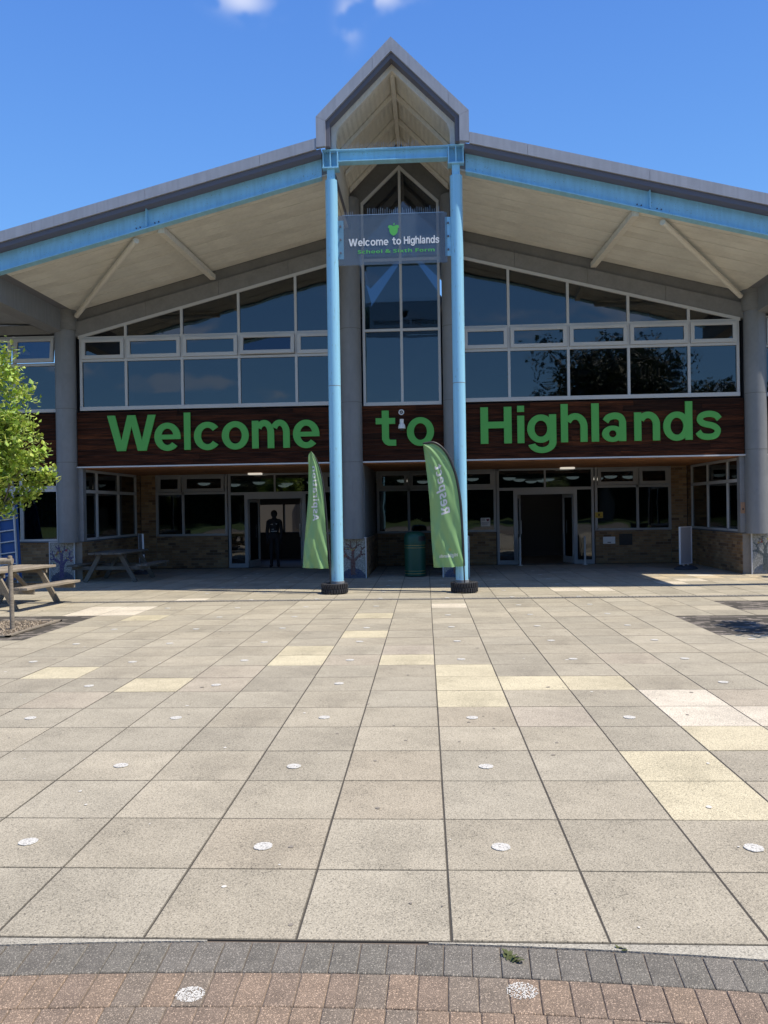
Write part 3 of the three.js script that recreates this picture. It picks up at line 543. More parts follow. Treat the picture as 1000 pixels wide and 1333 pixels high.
// ---- posts, post heads, tie beam
for (const s of [-1, 1]) {
  const x = s * 1.23, z = 3.43;
  const p = part('post', [new THREE.CylinderGeometry(0.122, 0.122, 8.16, 40).translate(x, 4.08, z)], M.blue, s < 0 ? 'tall round pale blue steel post left of the hanging sign' : 'tall round pale blue steel post right of the hanging sign');
  mesh('post_foot', [new THREE.CylinderGeometry(0.135, 0.135, 0.05, 32).translate(x, 0.215, z), new THREE.CylinderGeometry(0.1235, 0.1235, 0.012, 32).translate(x, 4.1, z)], M.gutter, p);
  mesh('post_head', [boxG(x - 0.075, x + 0.075, 8.16, 8.37, z - 0.075, z + 0.075), boxG(x - 0.16, x + 0.16, 8.371, 8.395, z - 0.13, z + 0.13), boxG(x - 0.16, x + 0.16, 8.71, 8.735, z - 0.13, z + 0.13), boxG(x - 0.012, x + 0.012, 8.395, 8.71, z - 0.1, z + 0.12), boxG(x - 0.155, x - 0.13, 8.395, 8.71, z - 0.12, z + 0.12), boxG(x + 0.13, x + 0.155, 8.395, 8.71, z - 0.12, z + 0.12), boxG(x - 0.13, x + 0.13, 8.395, 8.71, z - 0.03, z - 0.01)], M.blue, p);
  mesh('sign_lug', [boxG(Math.min(s * 1.0, s * 1.11), Math.max(s * 1.0, s * 1.11), 6.6, 7.36, z + 0.015, z + 0.03)], M.blue, p);
  mesh('lug_bolt', [6.72, 6.98, 7.24].map((y) => new THREE.CylinderGeometry(0.02, 0.02, 0.03, 8).rotateX(Math.PI / 2).translate(s * 1.06, y, z + 0.04)), M.fasciaDark, p);
}
{
  const b = part('tie_beam', [boxG(-1.07, 1.07, 8.50, 8.52, 3.33, 3.53), boxG(-1.07, 1.07, 8.72, 8.74, 3.33, 3.53), boxG(-1.07, 1.07, 8.52, 8.72, 3.42, 3.44)], M.blue, 'short pale blue beam between the two post heads');
  const R = rng(8), sp = []; for (let i = 0; i < 34; i++) { const x = -1.0 + i * 0.045 + R() * 0.015; sp.push(boxG(x, x + 0.004, 8.745, 8.745 + 0.08 + R() * 0.05, 3.5, 3.504)); }
  stuff(mesh('bird_spikes', sp, M.steel, b));
}
// ---- wings left and right
for (const s of [-1, 1]) {
  const xo = s < 0 ? -14 : 14, q = (a, b) => s > 0 ? [a, b] : [-b, -a];
  const X = [8.45, 9.52, 10.95, 12.4, 13.85], fr = [], w = part('curtain_wall', [], M.frame, s < 0 ? 'upper windows of the left wing with an open top light' : 'upper windows of the right wing');
  for (const x of X) fr.push(boxG(s * x - 0.03, s * x + 0.03, 4.18, 6.02, -0.05, 0.04));
  for (const [y, h, d] of [[4.14, 0.08, 0.055], [5.28, 0.06, 0.0425], [5.95, 0.06, 0.0425]]) fr.push(boxG(...q(8.4, 13.88), y, y + h, -0.045, d));
  w.geometry = merge(fr);
  for (let i = 0; i < 4; i++) { const [a, b] = q(X[i] + 0.03, X[i + 1] - 0.03); mesh('pane', boxG(a, b, 4.22, 5.28, -0.01, -0.004), M.glass, w); ventLight(w, 0, a + 0.005, b - 0.005, 5.345, 5.945, M.glass, s < 0 ? 0.14 : 0); }
  boards(...q(8.46, 14), s < 0 ? 'dark timber boards on the left wing' : 'dark timber boards on the right wing');
  part('trim', boxG(...q(8.46, 14), 2.765, 2.797, -0.1, 0.075), M.trim);
  const Y = [8.48, 9.4, 10.9, 12.4, 13.9], bars = [], panes = [];
  for (const x of Y) bars.push([s * x - 0.04, s * x + 0.04, 0.99, 2.76]);
  bars.push([...q(8.44, 13.9), 0.985, 1.04], [...q(8.44, 13.9), 2.2, 2.34], [...q(8.44, 13.9), 2.7, 2.762]);
  for (let i = 0; i < 4; i++) panes.push([...q(Y[i] + 0.04, Y[i + 1] - 0.04), 1.04, 2.2], [...q(Y[i] + 0.04, Y[i + 1] - 0.04), 2.34, 2.7]);
  glazing('window', -0.02, 'z', bars, panes, M.glassLow, s < 0 ? 'ground floor windows of the left wing' : 'ground floor windows of the right wing', M.frame);
  part('coping', boxG(...q(8.1, 14), 0.952, 0.986, -0.2, 0.045), M.coping);
  brickWallZ(...q(8.71, 14), 0, 0.95, 0.0);
  const blind = []; for (let i = 0; i < 30; i++) { const x = s * (8.55 + i * 0.1); blind.push(boxG(x - 0.035, x + 0.035, 1.05, 2.68, -0.34, -0.33)); }
  stuff(mesh('blind_slat', blind, mat(0.09, 0.11, 0.11, 0.8), w));
  if (s < 0) {
    const up = (x) => 6.05 + 0.05 * (-x - 8.5);
    part('wing_soffit', prism([[-8.595, 6.30], [-14, up(-14) + 0.25], [-14, up(-14) + 0.5], [-8.595, 6.6]], -0.2, 3.6), M.soffitGrey);
    part('wing_beam', boxG(-14, -8.6, 6.06, 6.28, -0.19, 0.02), M.band);
    part('wing_roof', prism([[-8.595, 6.61], [-14, 8.0], [-14, 8.3], [-8.595, 6.9]], ZB, 3.6), M.roofTop);
    part('soffit_lamp', rbox(-10.05, -9.85, 6.27, 6.33, 1.0, 1.5, 0.02), M.white);
  } else {
    part('wing_soffit', prism([[8.65, 6.05], [14, 6.1], [14, 6.5], [8.65, 6.5]], -8.2, 0.50), M.soffitGrey);
    part('wing_beam', prism([[8.6, 6.5], [14, 7.9], [14, 8.35], [8.6, 6.95]], 3.38, 3.66), M.blue);
  }
}
// ---- brick piers with mosaic trees
function mosaicTex(seed, trunk, mound, accent) {
  const c = document.createElement('canvas'); c.width = 384; c.height = 608; const x = c.getContext('2d'), R = rng(seed);
  x.fillStyle = '#6f6f69'; x.fillRect(0, 0, 384, 608);
  const col = (base, v) => { const k = (R() - 0.5) * v; return `rgb(${base.map((b) => Math.max(0, Math.min(255, b + k * 255)) | 0)})`; };
  const tess = [];                                  // irregular tiles
  for (let j = 0; j < 608; j += 15) for (let i = 0; i < 384; i += 15) tess.push([i + R() * 5, j + R() * 5, 10 + R() * 5, 9 + R() * 6]);
  const m = document.createElement('canvas'); m.width = 384; m.height = 608; const k = m.getContext('2d');
  const br = (x0, y0, a, L, w, n) => { const x1 = x0 + Math.cos(a) * L, y1 = y0 - Math.sin(a) * L; k.strokeStyle = '#f00'; k.lineWidth = w; k.lineCap = 'round'; k.beginPath(); k.moveTo(x0, y0); k.quadraticCurveTo((x0 + x1) / 2 + (R() - 0.5) * 40, (y0 + y1) / 2, x1, y1); k.stroke(); if (n) for (const d of [-0.55, 0.5]) br(x1, y1, a + d * (0.7 + R() * 0.6), L * 0.72, w * 0.62, n - 1); };
  k.fillStyle = '#00f'; k.beginPath(); k.ellipse(200, 620, 190, 165, 0, 0, 7); k.fill();
  k.strokeStyle = '#f00'; k.lineWidth = 84; k.beginPath(); k.moveTo(190, 560); k.quadraticCurveTo(186, 420, 192, 300); k.stroke();
  br(192, 320, 1.6, 130, 50, 2); br(180, 335, 2.5, 120, 42, 2); br(204, 335, 0.75, 130, 42, 2);
  k.fillStyle = '#0f0'; for (let i = 0; i < 9; i++) { const a = R() * 3.3, q = 120 + R() * 130; k.beginPath(); k.ellipse(192 + Math.cos(a) * q * 0.8, 300 - Math.sin(a) * q, 13 + R() * 9, 20 + R() * 8, R() * 3, 0, 7); k.fill(); }
  const px = k.getImageData(0, 0, 384, 608).data;
  for (const [i, j, w, h] of tess) { const q = ((Math.min(607, j + h / 2 | 0)) * 384 + Math.min(383, i + w / 2 | 0)) * 4, r = px[q + 3] > 100; x.fillStyle = !r ? col([158, 157, 150], 0.2) : px[q + 2] > 128 ? col(mound, 0.12) : px[q + 1] > 128 ? col(accent[R() * accent.length | 0], 0.15) : col(trunk, 0.12); x.fillRect(i, j, w, h); }
  const t = new THREE.CanvasTexture(c); t.colorSpace = THREE.SRGBColorSpace; return t;
}
{
  const piers = [[-8.39, 'outer left', [58, 40, 108], [38, 48, 88]], [-1.24, 'centre left', [96, 46, 44], [44, 52, 92]], [1.215, 'centre right', [110, 60, 44], [44, 56, 96]], [8.4, 'outer right', [62, 74, 76], [70, 84, 104]]];
  piers.forEach(([x, n, tr, mo], i) => {
    const p = part('pier', boxG(x - 0.315, x + 0.315, 0, 0.955, -0.3, 0.04), mat(0.35, 0.34, 0.32, 0.9), 'low pier under the ' + n + ' column with a mosaic tree');
    const g = new THREE.PlaneGeometry(0.60, 0.93).translate(x, 0.473, 0.0485);
    mesh('mosaic_panel', g, new THREE.MeshStandardMaterial({ map: mosaicTex(60 + i, tr, mo, [[150, 40, 40], [60, 60, 90], [170, 160, 60]]), roughness: 0.45 }), p);
    mesh('pier_edge', [boxG(x - 0.32, x - 0.301, 0, 0.957, 0.02, 0.052), boxG(x + 0.301, x + 0.32, 0, 0.957, 0.02, 0.052), boxG(x - 0.32, x + 0.32, 0.9565, 0.975, -0.3, 0.053)], M.trim, p);
  });
}
// ---- small fittings on the entrance wall
{
  const t = (name, label, cat, gs, m) => { const o = mesh(name, gs, m, scene); o.userData = { label, category: cat }; return o; };
  const lb = t('letter_box', 'white metal letter box plate on the brick dado right of the open doors', 'letter box', [rbox(5.52, 5.86, 0.56, 0.76, -4.1, -4.07, 0.006)], M.white);
  mesh('slot', boxG(5.64, 5.74, 0.59, 0.612, -4.069, -4.066), M.black, lb);
  const vt = t('wall_vent', 'square black vent cover on the brick dado beside the letter box', 'vent', [boxG(5.98, 6.34, 0.52, 0.84, -4.1, -4.075)], M.black);
  for (let i = 0; i < 8; i++) mesh('louvre', boxG(6.0, 6.32, 0.54 + i * 0.037, 0.56 + i * 0.037, -4.0748, -4.06), M.black, vt);
  const sg = (name, label, x0, x1, y0, y1, draw, z = -4.06) => {
    const c = document.createElement('canvas'); c.width = 256; c.height = Math.round(256 * (y1 - y0) / (x1 - x0)); draw(c.getContext('2d'), 256, c.height); const tx = new THREE.CanvasTexture(c); tx.colorSpace = THREE.SRGBColorSpace;
    const o = t(name, label, 'notice', boxG(x0, x1, y0, y1, z - 0.004, z), M.white), p = mesh('print', new THREE.PlaneGeometry(x1 - x0 - 0.004, y1 - y0 - 0.004).translate((x0 + x1) / 2, (y0 + y1) / 2, z + 0.002), new THREE.MeshStandardMaterial({ map: tx, roughness: 0.6 }), o); return o;
  };
  sg('window_notice', 'white notice with a dark heart stuck on the window left of the open doors', 2.06, 2.33, 1.11, 1.35, (x, w, h) => { x.fillStyle = '#d9d4d0'; x.fillRect(0, 0, w, h); x.fillStyle = '#8a8686'; for (let i = 0; i < 3; i++) x.fillRect(16, 20 + i * 22, 100, 12); for (let i = 0; i < 3; i++) x.fillRect(16, 120 + i * 30, 210 - i * 20, 13); x.fillStyle = '#7a2330'; x.beginPath(); x.moveTo(190, 100); x.bezierCurveTo(120, 50, 160, 0, 190, 40); x.bezierCurveTo(220, 0, 260, 50, 190, 100); x.fill(); });
  sg('yellow_notice', 'small yellow notice on the glass right of the open doors', 5.30, 5.52, 1.30, 1.47, (x, w, h) => { x.fillStyle = '#b79a2c'; x.fillRect(0, 0, w, h); x.fillStyle = '#2b2610'; x.fillRect(100, 60, 56, 70); x.fillStyle = '#7c6a20'; x.fillRect(20, 150, 216, 18); }, -4.055);
  const kp = t('key_switch', 'small copper coloured call plate on the grey panel beside the right column', 'switch', [rbox(7.87, 7.97, 1.42, 1.68, -0.02, -0.008, 0.005)], mat(0.35, 0.2, 0.12, 0.6));
  mesh('button', new THREE.CylinderGeometry(0.02, 0.02, 0.014, 12).rotateX(Math.PI / 2).translate(7.92, 1.52, -0.004), M.black, kp);
}

// ------------------------------------------------------------------ lettering
const glyphs = (() => {
  const S = 0.2, X = 0.77, arc = (cx, cy, rx, ry, sx, sy, a0, a1, n = 36) => { const o = [], i2 = []; for (let i = 0; i <= n; i++) { const a = (a0 + (a1 - a0) * i / n) * Math.PI / 180; o.push([cx + rx * Math.cos(a), cy + ry * Math.sin(a)]); i2.push([cx + (rx - sx) * Math.cos(a), cy + (ry - sy) * Math.sin(a)]); } return [...o, ...i2.reverse()]; };
  const rect = (a, b, c, d) => [[a, c], [b, c], [b, d], [a, d]];
  const ribbon = (pts, w) => { const cv = new THREE.CatmullRomCurve3(pts.map((p) => V(p[0], p[1], 0)), false, 'centripetal'), L = [], Rr = []; for (let i = 0; i <= 44; i++) { const p = cv.getPoint(i / 44), t = cv.getTangent(i / 44); L.push([p.x - t.y * w / 2, p.y + t.x * w / 2]); Rr.push([p.x + t.y * w / 2, p.y - t.x * w / 2]); } return [...L, ...Rr.reverse()]; };
  const full = (cx, cy, rx, ry, sx, sy) => ({ ring: [cx, cy, rx, ry, sx, sy] });
  const G = {
    W: [1.38, [[[0, 1], [0.225, 1], [0.40, 0.30], [0.575, 1], [0.805, 1], [0.98, 0.30], [1.155, 1], [1.38, 1], [1.11, 0], [0.86, 0], [0.69, 0.68], [0.52, 0], [0.27, 0]]]],
    e: [0.745, [arc(0.372, 0.375, 0.372, 0.395, S, 0.165, 0, 318), rect(0.15, 0.745, 0.305, 0.435), ]],
    l: [0.195, [rect(0, 0.195, 0, 1.04)]],
    c: [0.75, [arc(0.385, 0.375, 0.385, 0.395, S, 0.165, 38, 322)]],
    o: [0.77, [full(0.385, 0.375, 0.385, 0.395, S, 0.165)]],
    m: [1.09, [rect(0, 0.19, 0, X), arc(0.355, 0.43, 0.285, 0.355, 0.19, 0.17, 0, 150), rect(0.45, 0.64, 0, 0.43), arc(0.805, 0.43, 0.285, 0.355, 0.19, 0.17, 0, 150), rect(0.9, 1.09, 0, 0.43)]],
    t: [0.55, [rect(0.17, 0.365, 0.16, 0.97), rect(0, 0.54, 0.6, 0.765), arc(0.40, 0.23, 0.23, 0.23, 0.195, 0.165, 180, 270, 16), rect(0.40, 0.56, 0, 0.165)]],
    H: [0.85, [rect(0, 0.21, 0, 1), rect(0.64, 0.85, 0, 1), rect(0.2, 0.65, 0.42, 0.60)]],
    i: [0.195, [rect(0, 0.195, 0, 0.75), rect(0, 0.195, 0.85, 1.02)]],
    g: [0.79, [full(0.37, 0.385, 0.37, 0.385, 0.195, 0.165), rect(0.595, 0.79, 0.0, X), arc(0.40, 0.02, 0.39, 0.30, 0.195, 0.16, -165, 0)]],
    h: [0.73, [rect(0, 0.195, 0, 1.04), arc(0.395, 0.42, 0.335, 0.365, 0.195, 0.175, 0, 150), rect(0.535, 0.73, 0, 0.42)]],
    a: [0.75, [ribbon([[0.10, 0.545], [0.17, 0.64], [0.33, 0.69], [0.49, 0.655], [0.562, 0.53], [0.562, 0.44]], 0.18), full(0.29, 0.205, 0.29, 0.22, 0.19, 0.125), rect(0.465, 0.655, 0, 0.52)]],
    n: [0.70, [rect(0, 0.195, 0, X), arc(0.375, 0.43, 0.325, 0.355, 0.195, 0.175, 0, 150), rect(0.505, 0.70, 0, 0.43)]],
    d: [0.79, [full(0.37, 0.375, 0.37, 0.395, 0.195, 0.165), rect(0.595, 0.79, 0, 1.04)]],
    s: [0.71, [ribbon([[0.645, 0.545], [0.56, 0.645], [0.36, 0.69], [0.15, 0.63], [0.115, 0.53], [0.2, 0.44], [0.5, 0.355], [0.6, 0.25], [0.545, 0.12], [0.35, 0.07], [0.15, 0.11], [0.065, 0.215]], 0.165)]],
  };
  return (ch, w, cap, depth, step) => {            // geometry of one letter: left edge at x = 0, baseline at y = 0
    const [gw, pieces] = G[ch], kx = w ? w / gw : cap, gs = [];
    pieces.forEach((p, i) => {
      let s;
      if (p.ring) { const [cx, cy, rx, ry, sx, sy] = p.ring; s = new THREE.Shape(); s.absellipse(cx * kx, cy * cap, rx * kx, ry * cap, 0, Math.PI * 2); const h = new THREE.Path(); h.absellipse(cx * kx, cy * cap, (rx - sx) * kx, (ry - sy) * cap, 0, Math.PI * 2, true); s.holes.push(h); }
      else s = new THREE.Shape(p.map((q) => new THREE.Vector2(q[0] * kx, q[1] * cap)));
      gs.push(new THREE.ExtrudeGeometry(s, { depth: depth + i * step, bevelEnabled: false, curveSegments: 32 }));
    });
    return { geo: merge(gs), w: kx * gw };
  };
})();
{
  const words = [
    ['word_welcome', 'large green letters spelling Welcome on the dark timber band', 'Welcome', [[-7.186, -5.983], [-6.023, -5.377], [-5.292, -5.134], [-5.049, -4.401], [-4.367, -3.71], [-3.632, -2.716], [-2.638, -1.998]]],
    ['word_to', 'short green word to on the centre timber panel under a camera', 'to', [[-0.645, -0.171], [0.093, 0.74]]],
    ['word_highlands', 'large green letters spelling Highlands on the right timber band', 'Highlands', [[1.84, 2.572], [2.705, 2.868], [2.937, 3.615], [3.721, 4.34], [4.433, 4.607], [4.676, 5.315], [5.421, 6.014], [6.088, 6.759], [6.833, 7.428]]],
  ];
  for (const [, label, text, xs] of words) {
    const t = thing('sign_lettering', label, 'sign lettering', [(xs[0][0] + xs[xs.length - 1][1]) / 2, 3.155, 0.06]);
    [...text].forEach((ch, i) => { const o = mesh('letter', glyphs(ch, xs[i][1] - xs[i][0], 0.865, 0.035, 0.0015).geo, M.greenLetter, t); o.position.x = xs[i][0] - t.position.x; });
  }
}
// hanging glass sign
const font = await new FontLoader().loadAsync('fonts/droid/droid_sans_bold.typeface.json');
{
  const t = thing('hanging_sign', 'translucent sign panel between the blue posts reading Welcome to Highlands', 'sign', [0, 6.47, 3.462]);
  mesh('glass_panel', boxG(-1.10, 1.04, 0, 0.985, -0.006, 0.006), new THREE.MeshPhysicalMaterial({ color: lin(0.14, 0.19, 0.25), roughness: 0.12, transparent: true, opacity: 0.42 }), t);
  const letters = (text, x0, x1, y, cap) => { let w = 0; const gap = 0.09 * cap, L = [...text].map((ch) => glyphs(ch, 0, cap, 0.003, 0.0006)); w = L.reduce((a, l) => a + l.w, 0) + gap * (L.length - 1); const k = (x1 - x0) / w; let x = x0; L.forEach((l) => { const o = mesh('letter', l.geo.scale(k, 1, 1), M.white, t); o.position.set(x, y, 0.008); x += (l.w + gap) * k; }); };
  letters('Welcome', -0.90, -0.115, 0.375, 0.145); letters('to', -0.04, 0.135, 0.38, 0.145); letters('Highlands', 0.19, 0.885, 0.385, 0.145);
  const tg = new TextGeometry('School & Sixth Form', { font, size: 0.066, depth: 0.003, curveSegments: 4 }); tg.computeBoundingBox(); tg.translate(-tg.boundingBox.max.x / 2, 0, 0); tg.scale(0.76 / tg.boundingBox.max.x, 1, 1);
  mesh('small_text', tg, M.greenLight, t).position.set(0.03, 0.225, 0.008);
  // green fruit shaped emblem: lower body, cap lobes and a small stem
  const e = new THREE.Shape(); e.moveTo(-0.085, 0.03); e.bezierCurveTo(-0.09, -0.05, -0.06, -0.1, 0.0, -0.118); e.bezierCurveTo(0.06, -0.1, 0.09, -0.05, 0.085, 0.03); e.lineTo(0.105, 0.035); e.bezierCurveTo(0.12, 0.08, 0.08, 0.1, 0.045, 0.085); e.lineTo(0, 0.07); e.lineTo(-0.045, 0.085); e.bezierCurveTo(-0.08, 0.1, -0.12, 0.08, -0.105, 0.035); e.closePath();
  const st = new THREE.Shape(); st.moveTo(-0.008, 0.085); st.lineTo(0.012, 0.085); st.lineTo(0.03, 0.13); st.lineTo(0.005, 0.125); st.closePath();
  mesh('emblem', [new THREE.ExtrudeGeometry(e, { depth: 0.003, bevelEnabled: false }), new THREE.ExtrudeGeometry(st, { depth: 0.0035, bevelEnabled: false })], M.greenLight, t).position.set(-0.01, 0.675, 0.008);
  const R = rng(9), sp = []; for (let i = 0; i < 34; i++) { const x = -0.52 + i * 0.042 + R() * 0.016; sp.push(boxG(x, x + 0.004, 0.987, 0.987 + 0.07 + R() * 0.07, -0.002, 0.002)); } for (let i = 0; i < 5; i++) sp.push(boxG(-0.98 + i * 0.04, -0.976 + i * 0.04, 0.987, 1.06, -0.002, 0.002)); sp.push(boxG(-1.02, 0.98, 0.9855, 0.993, -0.006, 0.004));
  stuff(mesh('bird_spikes', sp, M.steel, t));
}
// camera and sounder on the centre panel
{
  const t = thing('security_camera', 'white dome security camera hanging over the word to', 'camera', [-0.02, 3.6, 0.2]); t.scale.setScalar(0.85);
  mesh('bracket', [new THREE.CylinderGeometry(0.055, 0.055, 0.12, 20).translate(0, 0.14, 0), boxG(-0.03, 0.03, 0.1, 0.16, -0.15, 0)], M.white, t);
  mesh('housing', new THREE.LatheGeometry([[0.0, 0.09], [0.05, 0.088], [0.085, 0.05], [0.1, -0.02], [0.1, -0.06], [0.09, -0.062], [0.0, -0.06]].map((p) => new THREE.Vector2(...p)), 28), M.white, t);
  mesh('dome', new THREE.SphereGeometry(0.08, 24, 12, 0, 6.2832, Math.PI / 2, Math.PI / 2).translate(0, -0.062, 0), mat(0.02, 0.02, 0.025, 0.12), t);
  const s = thing('round_sounder', 'small round white alarm sounder above the security camera', 'alarm', [-0.03, 3.95, 0.055]);
  mesh('rim', new THREE.TorusGeometry(0.055, 0.014, 10, 28).translate(0, 0, 0.015), M.white, s); mesh('face', new THREE.CylinderGeometry(0.05, 0.05, 0.02, 24).rotateX(Math.PI / 2).translate(0, 0, 0.01), mat(0.08, 0.08, 0.08, 0.5), s); mesh('boss', new THREE.CylinderGeometry(0.022, 0.022, 0.03, 20).rotateX(Math.PI / 2).translate(0, 0, 0.02), mat(0.3, 0.3, 0.3, 0.5), s);
}

// ------------------------------------------------------------------ things on the square
// tyres round the post feet
for (const s of [-1, 1]) {
  const t = thing('tyre', s < 0 ? 'black tyre lying round the foot of the left blue post' : 'black tyre lying round the foot of the right blue post', 'tyre', [s * 1.24 + (s < 0 ? -0.04 : 0.03), 0, 3.52], 0.3 * s, 'tyres round the post feet');
  mesh('sidewall', new THREE.LatheGeometry([[0.15, 0.03], [0.19, 0.012], [0.235, 0.012], [0.25, 0.03], [0.25, 0.185], [0.235, 0.205], [0.19, 0.205], [0.15, 0.185], [0.135, 0.15], [0.135, 0.06], [0.15, 0.03]].map((p) => new THREE.Vector2(...p)), 48), M.rubber, t);
  const tr = []; for (let i = 0; i < 30; i++) { const a = i / 30 * Math.PI * 2; for (const [y0, y1, o] of [[0.018, 0.095, 0], [0.115, 0.2, 0.1]]) tr.push(rbox(-0.017, 0.017, y0, y1, 0.235, 0.266, 0.004, 1).rotateY(a + o)); }
  mesh('tread', tr, M.rubber, t);
}
// feather flags
function flagTex(word, small, w, h) {
  const c = document.createElement('canvas'); c.width = w; c.height = h; const x = c.getContext('2d');
  x.fillStyle = '#9cca84'; x.fillRect(0, 0, w, h); x.fillStyle = '#8fbb78'; x.fillRect(0, h - 12, w, 5); x.fillRect(6, 0, 5, h);
  x.translate(w, 0); x.scale(-1, 1);                    // seen from the back: the print shows through reversed
  x.save(); x.translate(w * 0.5, h * (word === 'Respect' ? 0.605 : 0.60)); x.rotate(-Math.PI / 2); x.fillStyle = '#ffffff'; x.font = `bold ${w * (word === 'Respect' ? 0.40 : 0.44)}px sans-serif`; x.textBaseline = 'middle'; const L = x.measureText(word).width; x.scale(h * (word === 'Respect' ? 0.39 : 0.47) / L, 1); x.fillText(word, 0, 0); x.restore();
  if (small) { x.fillStyle = '#ffffff'; x.font = `bold ${w * 0.13}px sans-serif`; x.textAlign = 'center'; x.fillText('Highlands', w * 0.48, h * 0.925); x.fillStyle = '#b9c76a'; x.beginPath(); x.ellipse(w * 0.42, h * 0.87, w * 0.05, h * 0.012, 0, 0, 7); x.fill(); }
  const t = new THREE.CanvasTexture(c); t.colorSpace = THREE.SRGBColorSpace; return t;
}
function flag(label, base, left, right, poleP, word, small, sw, wr) {     // outlines: [x, y] from top to bottom, relative to the base
  const t = thing('feather_flag', label, 'flag', base, 0, 'feather flags by the blue posts'), NU = 26, NV = 70;
  const cv = (p) => new THREE.CatmullRomCurve3(p.map(([x, y]) => V(x, y, 0)), false, 'centripetal'), L = cv(left), Rr = cv(right), pos = [], uv = [], idx = [];
  const yTop = left[0][1], yBot = left[left.length - 1][1];
  for (let j = 0; j <= NV; j++) {
    const v = j / NV, a = L.getPointAt(v), b = Rr.getPointAt(v);
    for (let i = 0; i <= NU; i++) {
      const u = i / NU, low = Math.pow(v, 3), x = a.x + (b.x - a.x) * u, y = a.y + (b.y - a.y) * u;
      const z = sw * Math.sin(u * 3.1) * (0.35 + 0.65 * v) + 0.02 * Math.sin(u * 9 + v * 13 + wr) * (1 - u) + 0.035 * low * Math.sin(u * 15 - v * 22 + wr) + 0.008 * Math.sin(v * 30 + u * 22) * (1 - u) * v + 0.01 * Math.sin((u - v * 0.8) * 26 + wr) * Math.exp(-((v - 0.25) ** 2) * 18) + (1 - u) * (-0.16 * v);
      pos.push(x, y, z); uv.push(u, 1 - v);
      if (i < NU && j < NV) { const k = j * (NU + 1) + i; idx.push(k, k + NU + 1, k + 1, k + 1, k + NU + 1, k + NU + 2); }
    }
  }
  const g = new THREE.BufferGeometry(); g.setAttribute('position', new THREE.Float32BufferAttribute(pos, 3)); g.setAttribute('uv', new THREE.Float32BufferAttribute(uv, 2)); g.setIndex(idx); g.computeVertexNormals();
  mesh('sail', g, new THREE.MeshPhysicalMaterial({ map: flagTex(word, small, 256, 1024), color: lin(0.95, 0.95, 0.95), roughness: 0.45, side: THREE.DoubleSide, transmission: 0.32, thickness: 0, sheen: 0.4, sheenRoughness: 0.4 }), t);
  const pc = new THREE.CatmullRomCurve3(poleP.map(([x, y, z]) => V(x, y, z ?? 0)), false, 'centripetal');
  mesh('pole', new THREE.TubeGeometry(pc, 60, 0.014, 8), M.black, t);
  if (small) mesh('pole_pocket', new THREE.TubeGeometry(new THREE.CatmullRomCurve3(right.map(([x, y]) => V(x + 0.01, y + 0.01, 0.0))), 60, 0.026, 10), M.black, t);
  return t;
}
flag('narrow green feather flag left of the left blue post, print reading Aspiration in reverse', [-1.35, 0, 3.62], [[-0.34, 2.80], [-0.39, 2.74], [-0.40, 2.45], [-0.44, 1.7], [-0.52, 1.03], [-0.57, 0.51]], [[-0.34, 2.805], [-0.29, 2.76], [-0.21, 2.6], [-0.14, 2.25], [-0.10, 1.82], [-0.06, 1.0], [-0.03, 0.50]], [[0, 0.1, -0.02], [0, 0.5], [-0.03, 1.0], [-0.075, 1.8], [-0.12, 2.2], [-0.2, 2.55], [-0.33, 2.79]], 'Aspiration', false, 0.05, 0.4);
flag('wide green feather flag with black edge by the right post, reading Respect in reverse', [1.25, 0, 3.70], [[-0.74, 2.87], [-0.72, 2.7], [-0.68, 2.34], [-0.63, 1.73], [-0.61, 1.11], [-0.57, 0.49]], [[-0.73, 2.90], [-0.54, 2.91], [-0.34, 2.76], [-0.17, 2.41], [-0.06, 1.87], [-0.02, 1.21], [0.0, 0.52]], [[0.02, 0.1, 0.02], [0.01, 0.5], [-0.02, 1.21], [-0.06, 1.87], [-0.17, 2.41], [-0.34, 2.77], [-0.54, 2.92], [-0.75, 2.91]], 'Respect', true, 0.06, 2.1);
// litter bin
{
  const t = thing('litter_bin', 'dark green round litter bin with gold bands in front of the centre window', 'litter bin', [0.235, 0, -0.42], 0.2);
  const lathe = (p) => new THREE.LatheGeometry(p.map((q) => new THREE.Vector2(...q)), 48);
  mesh('body', lathe([[0, 0.01], [0.245, 0.01], [0.255, 0.03], [0.255, 0.79], [0.25, 0.8], [0, 0.8]]), M.bin, t);
  const hood = new THREE.CylinderGeometry(0.262, 0.262, 0.0, 1); hood.dispose();
  mesh('hood', lathe([[0.262, 0.79], [0.266, 0.81], [0.262, 0.95], [0.235, 1.03], [0.17, 1.075], [0.08, 1.095], [0, 1.1]]), M.bin, t);
  mesh('opening', new THREE.CylinderGeometry(0.2665, 0.2665, 0.12, 16, 1, true, 0.15, 0.85).translate(0, 0.92, 0), M.black, t);
  mesh('opening_rim', [new THREE.TorusGeometry(0.268, 0.008, 8, 16, 0.95).rotateX(Math.PI / 2).rotateY(1.4).translate(0, 0.985, 0)], M.bin, t);
  for (const y of [0.70, 0.76, 0.14, 0.075]) mesh('band', new THREE.TorusGeometry(0.256, 0.006, 8, 48).rotateX(Math.PI / 2).translate(0, y, 0), M.gold, t);
}
const darkWood = [0.8, 1].map((k) => mat(0.22 * k, 0.195 * k, 0.165 * k, 0.9, { map: rep(greyWood, 1.3, 0.3) }));
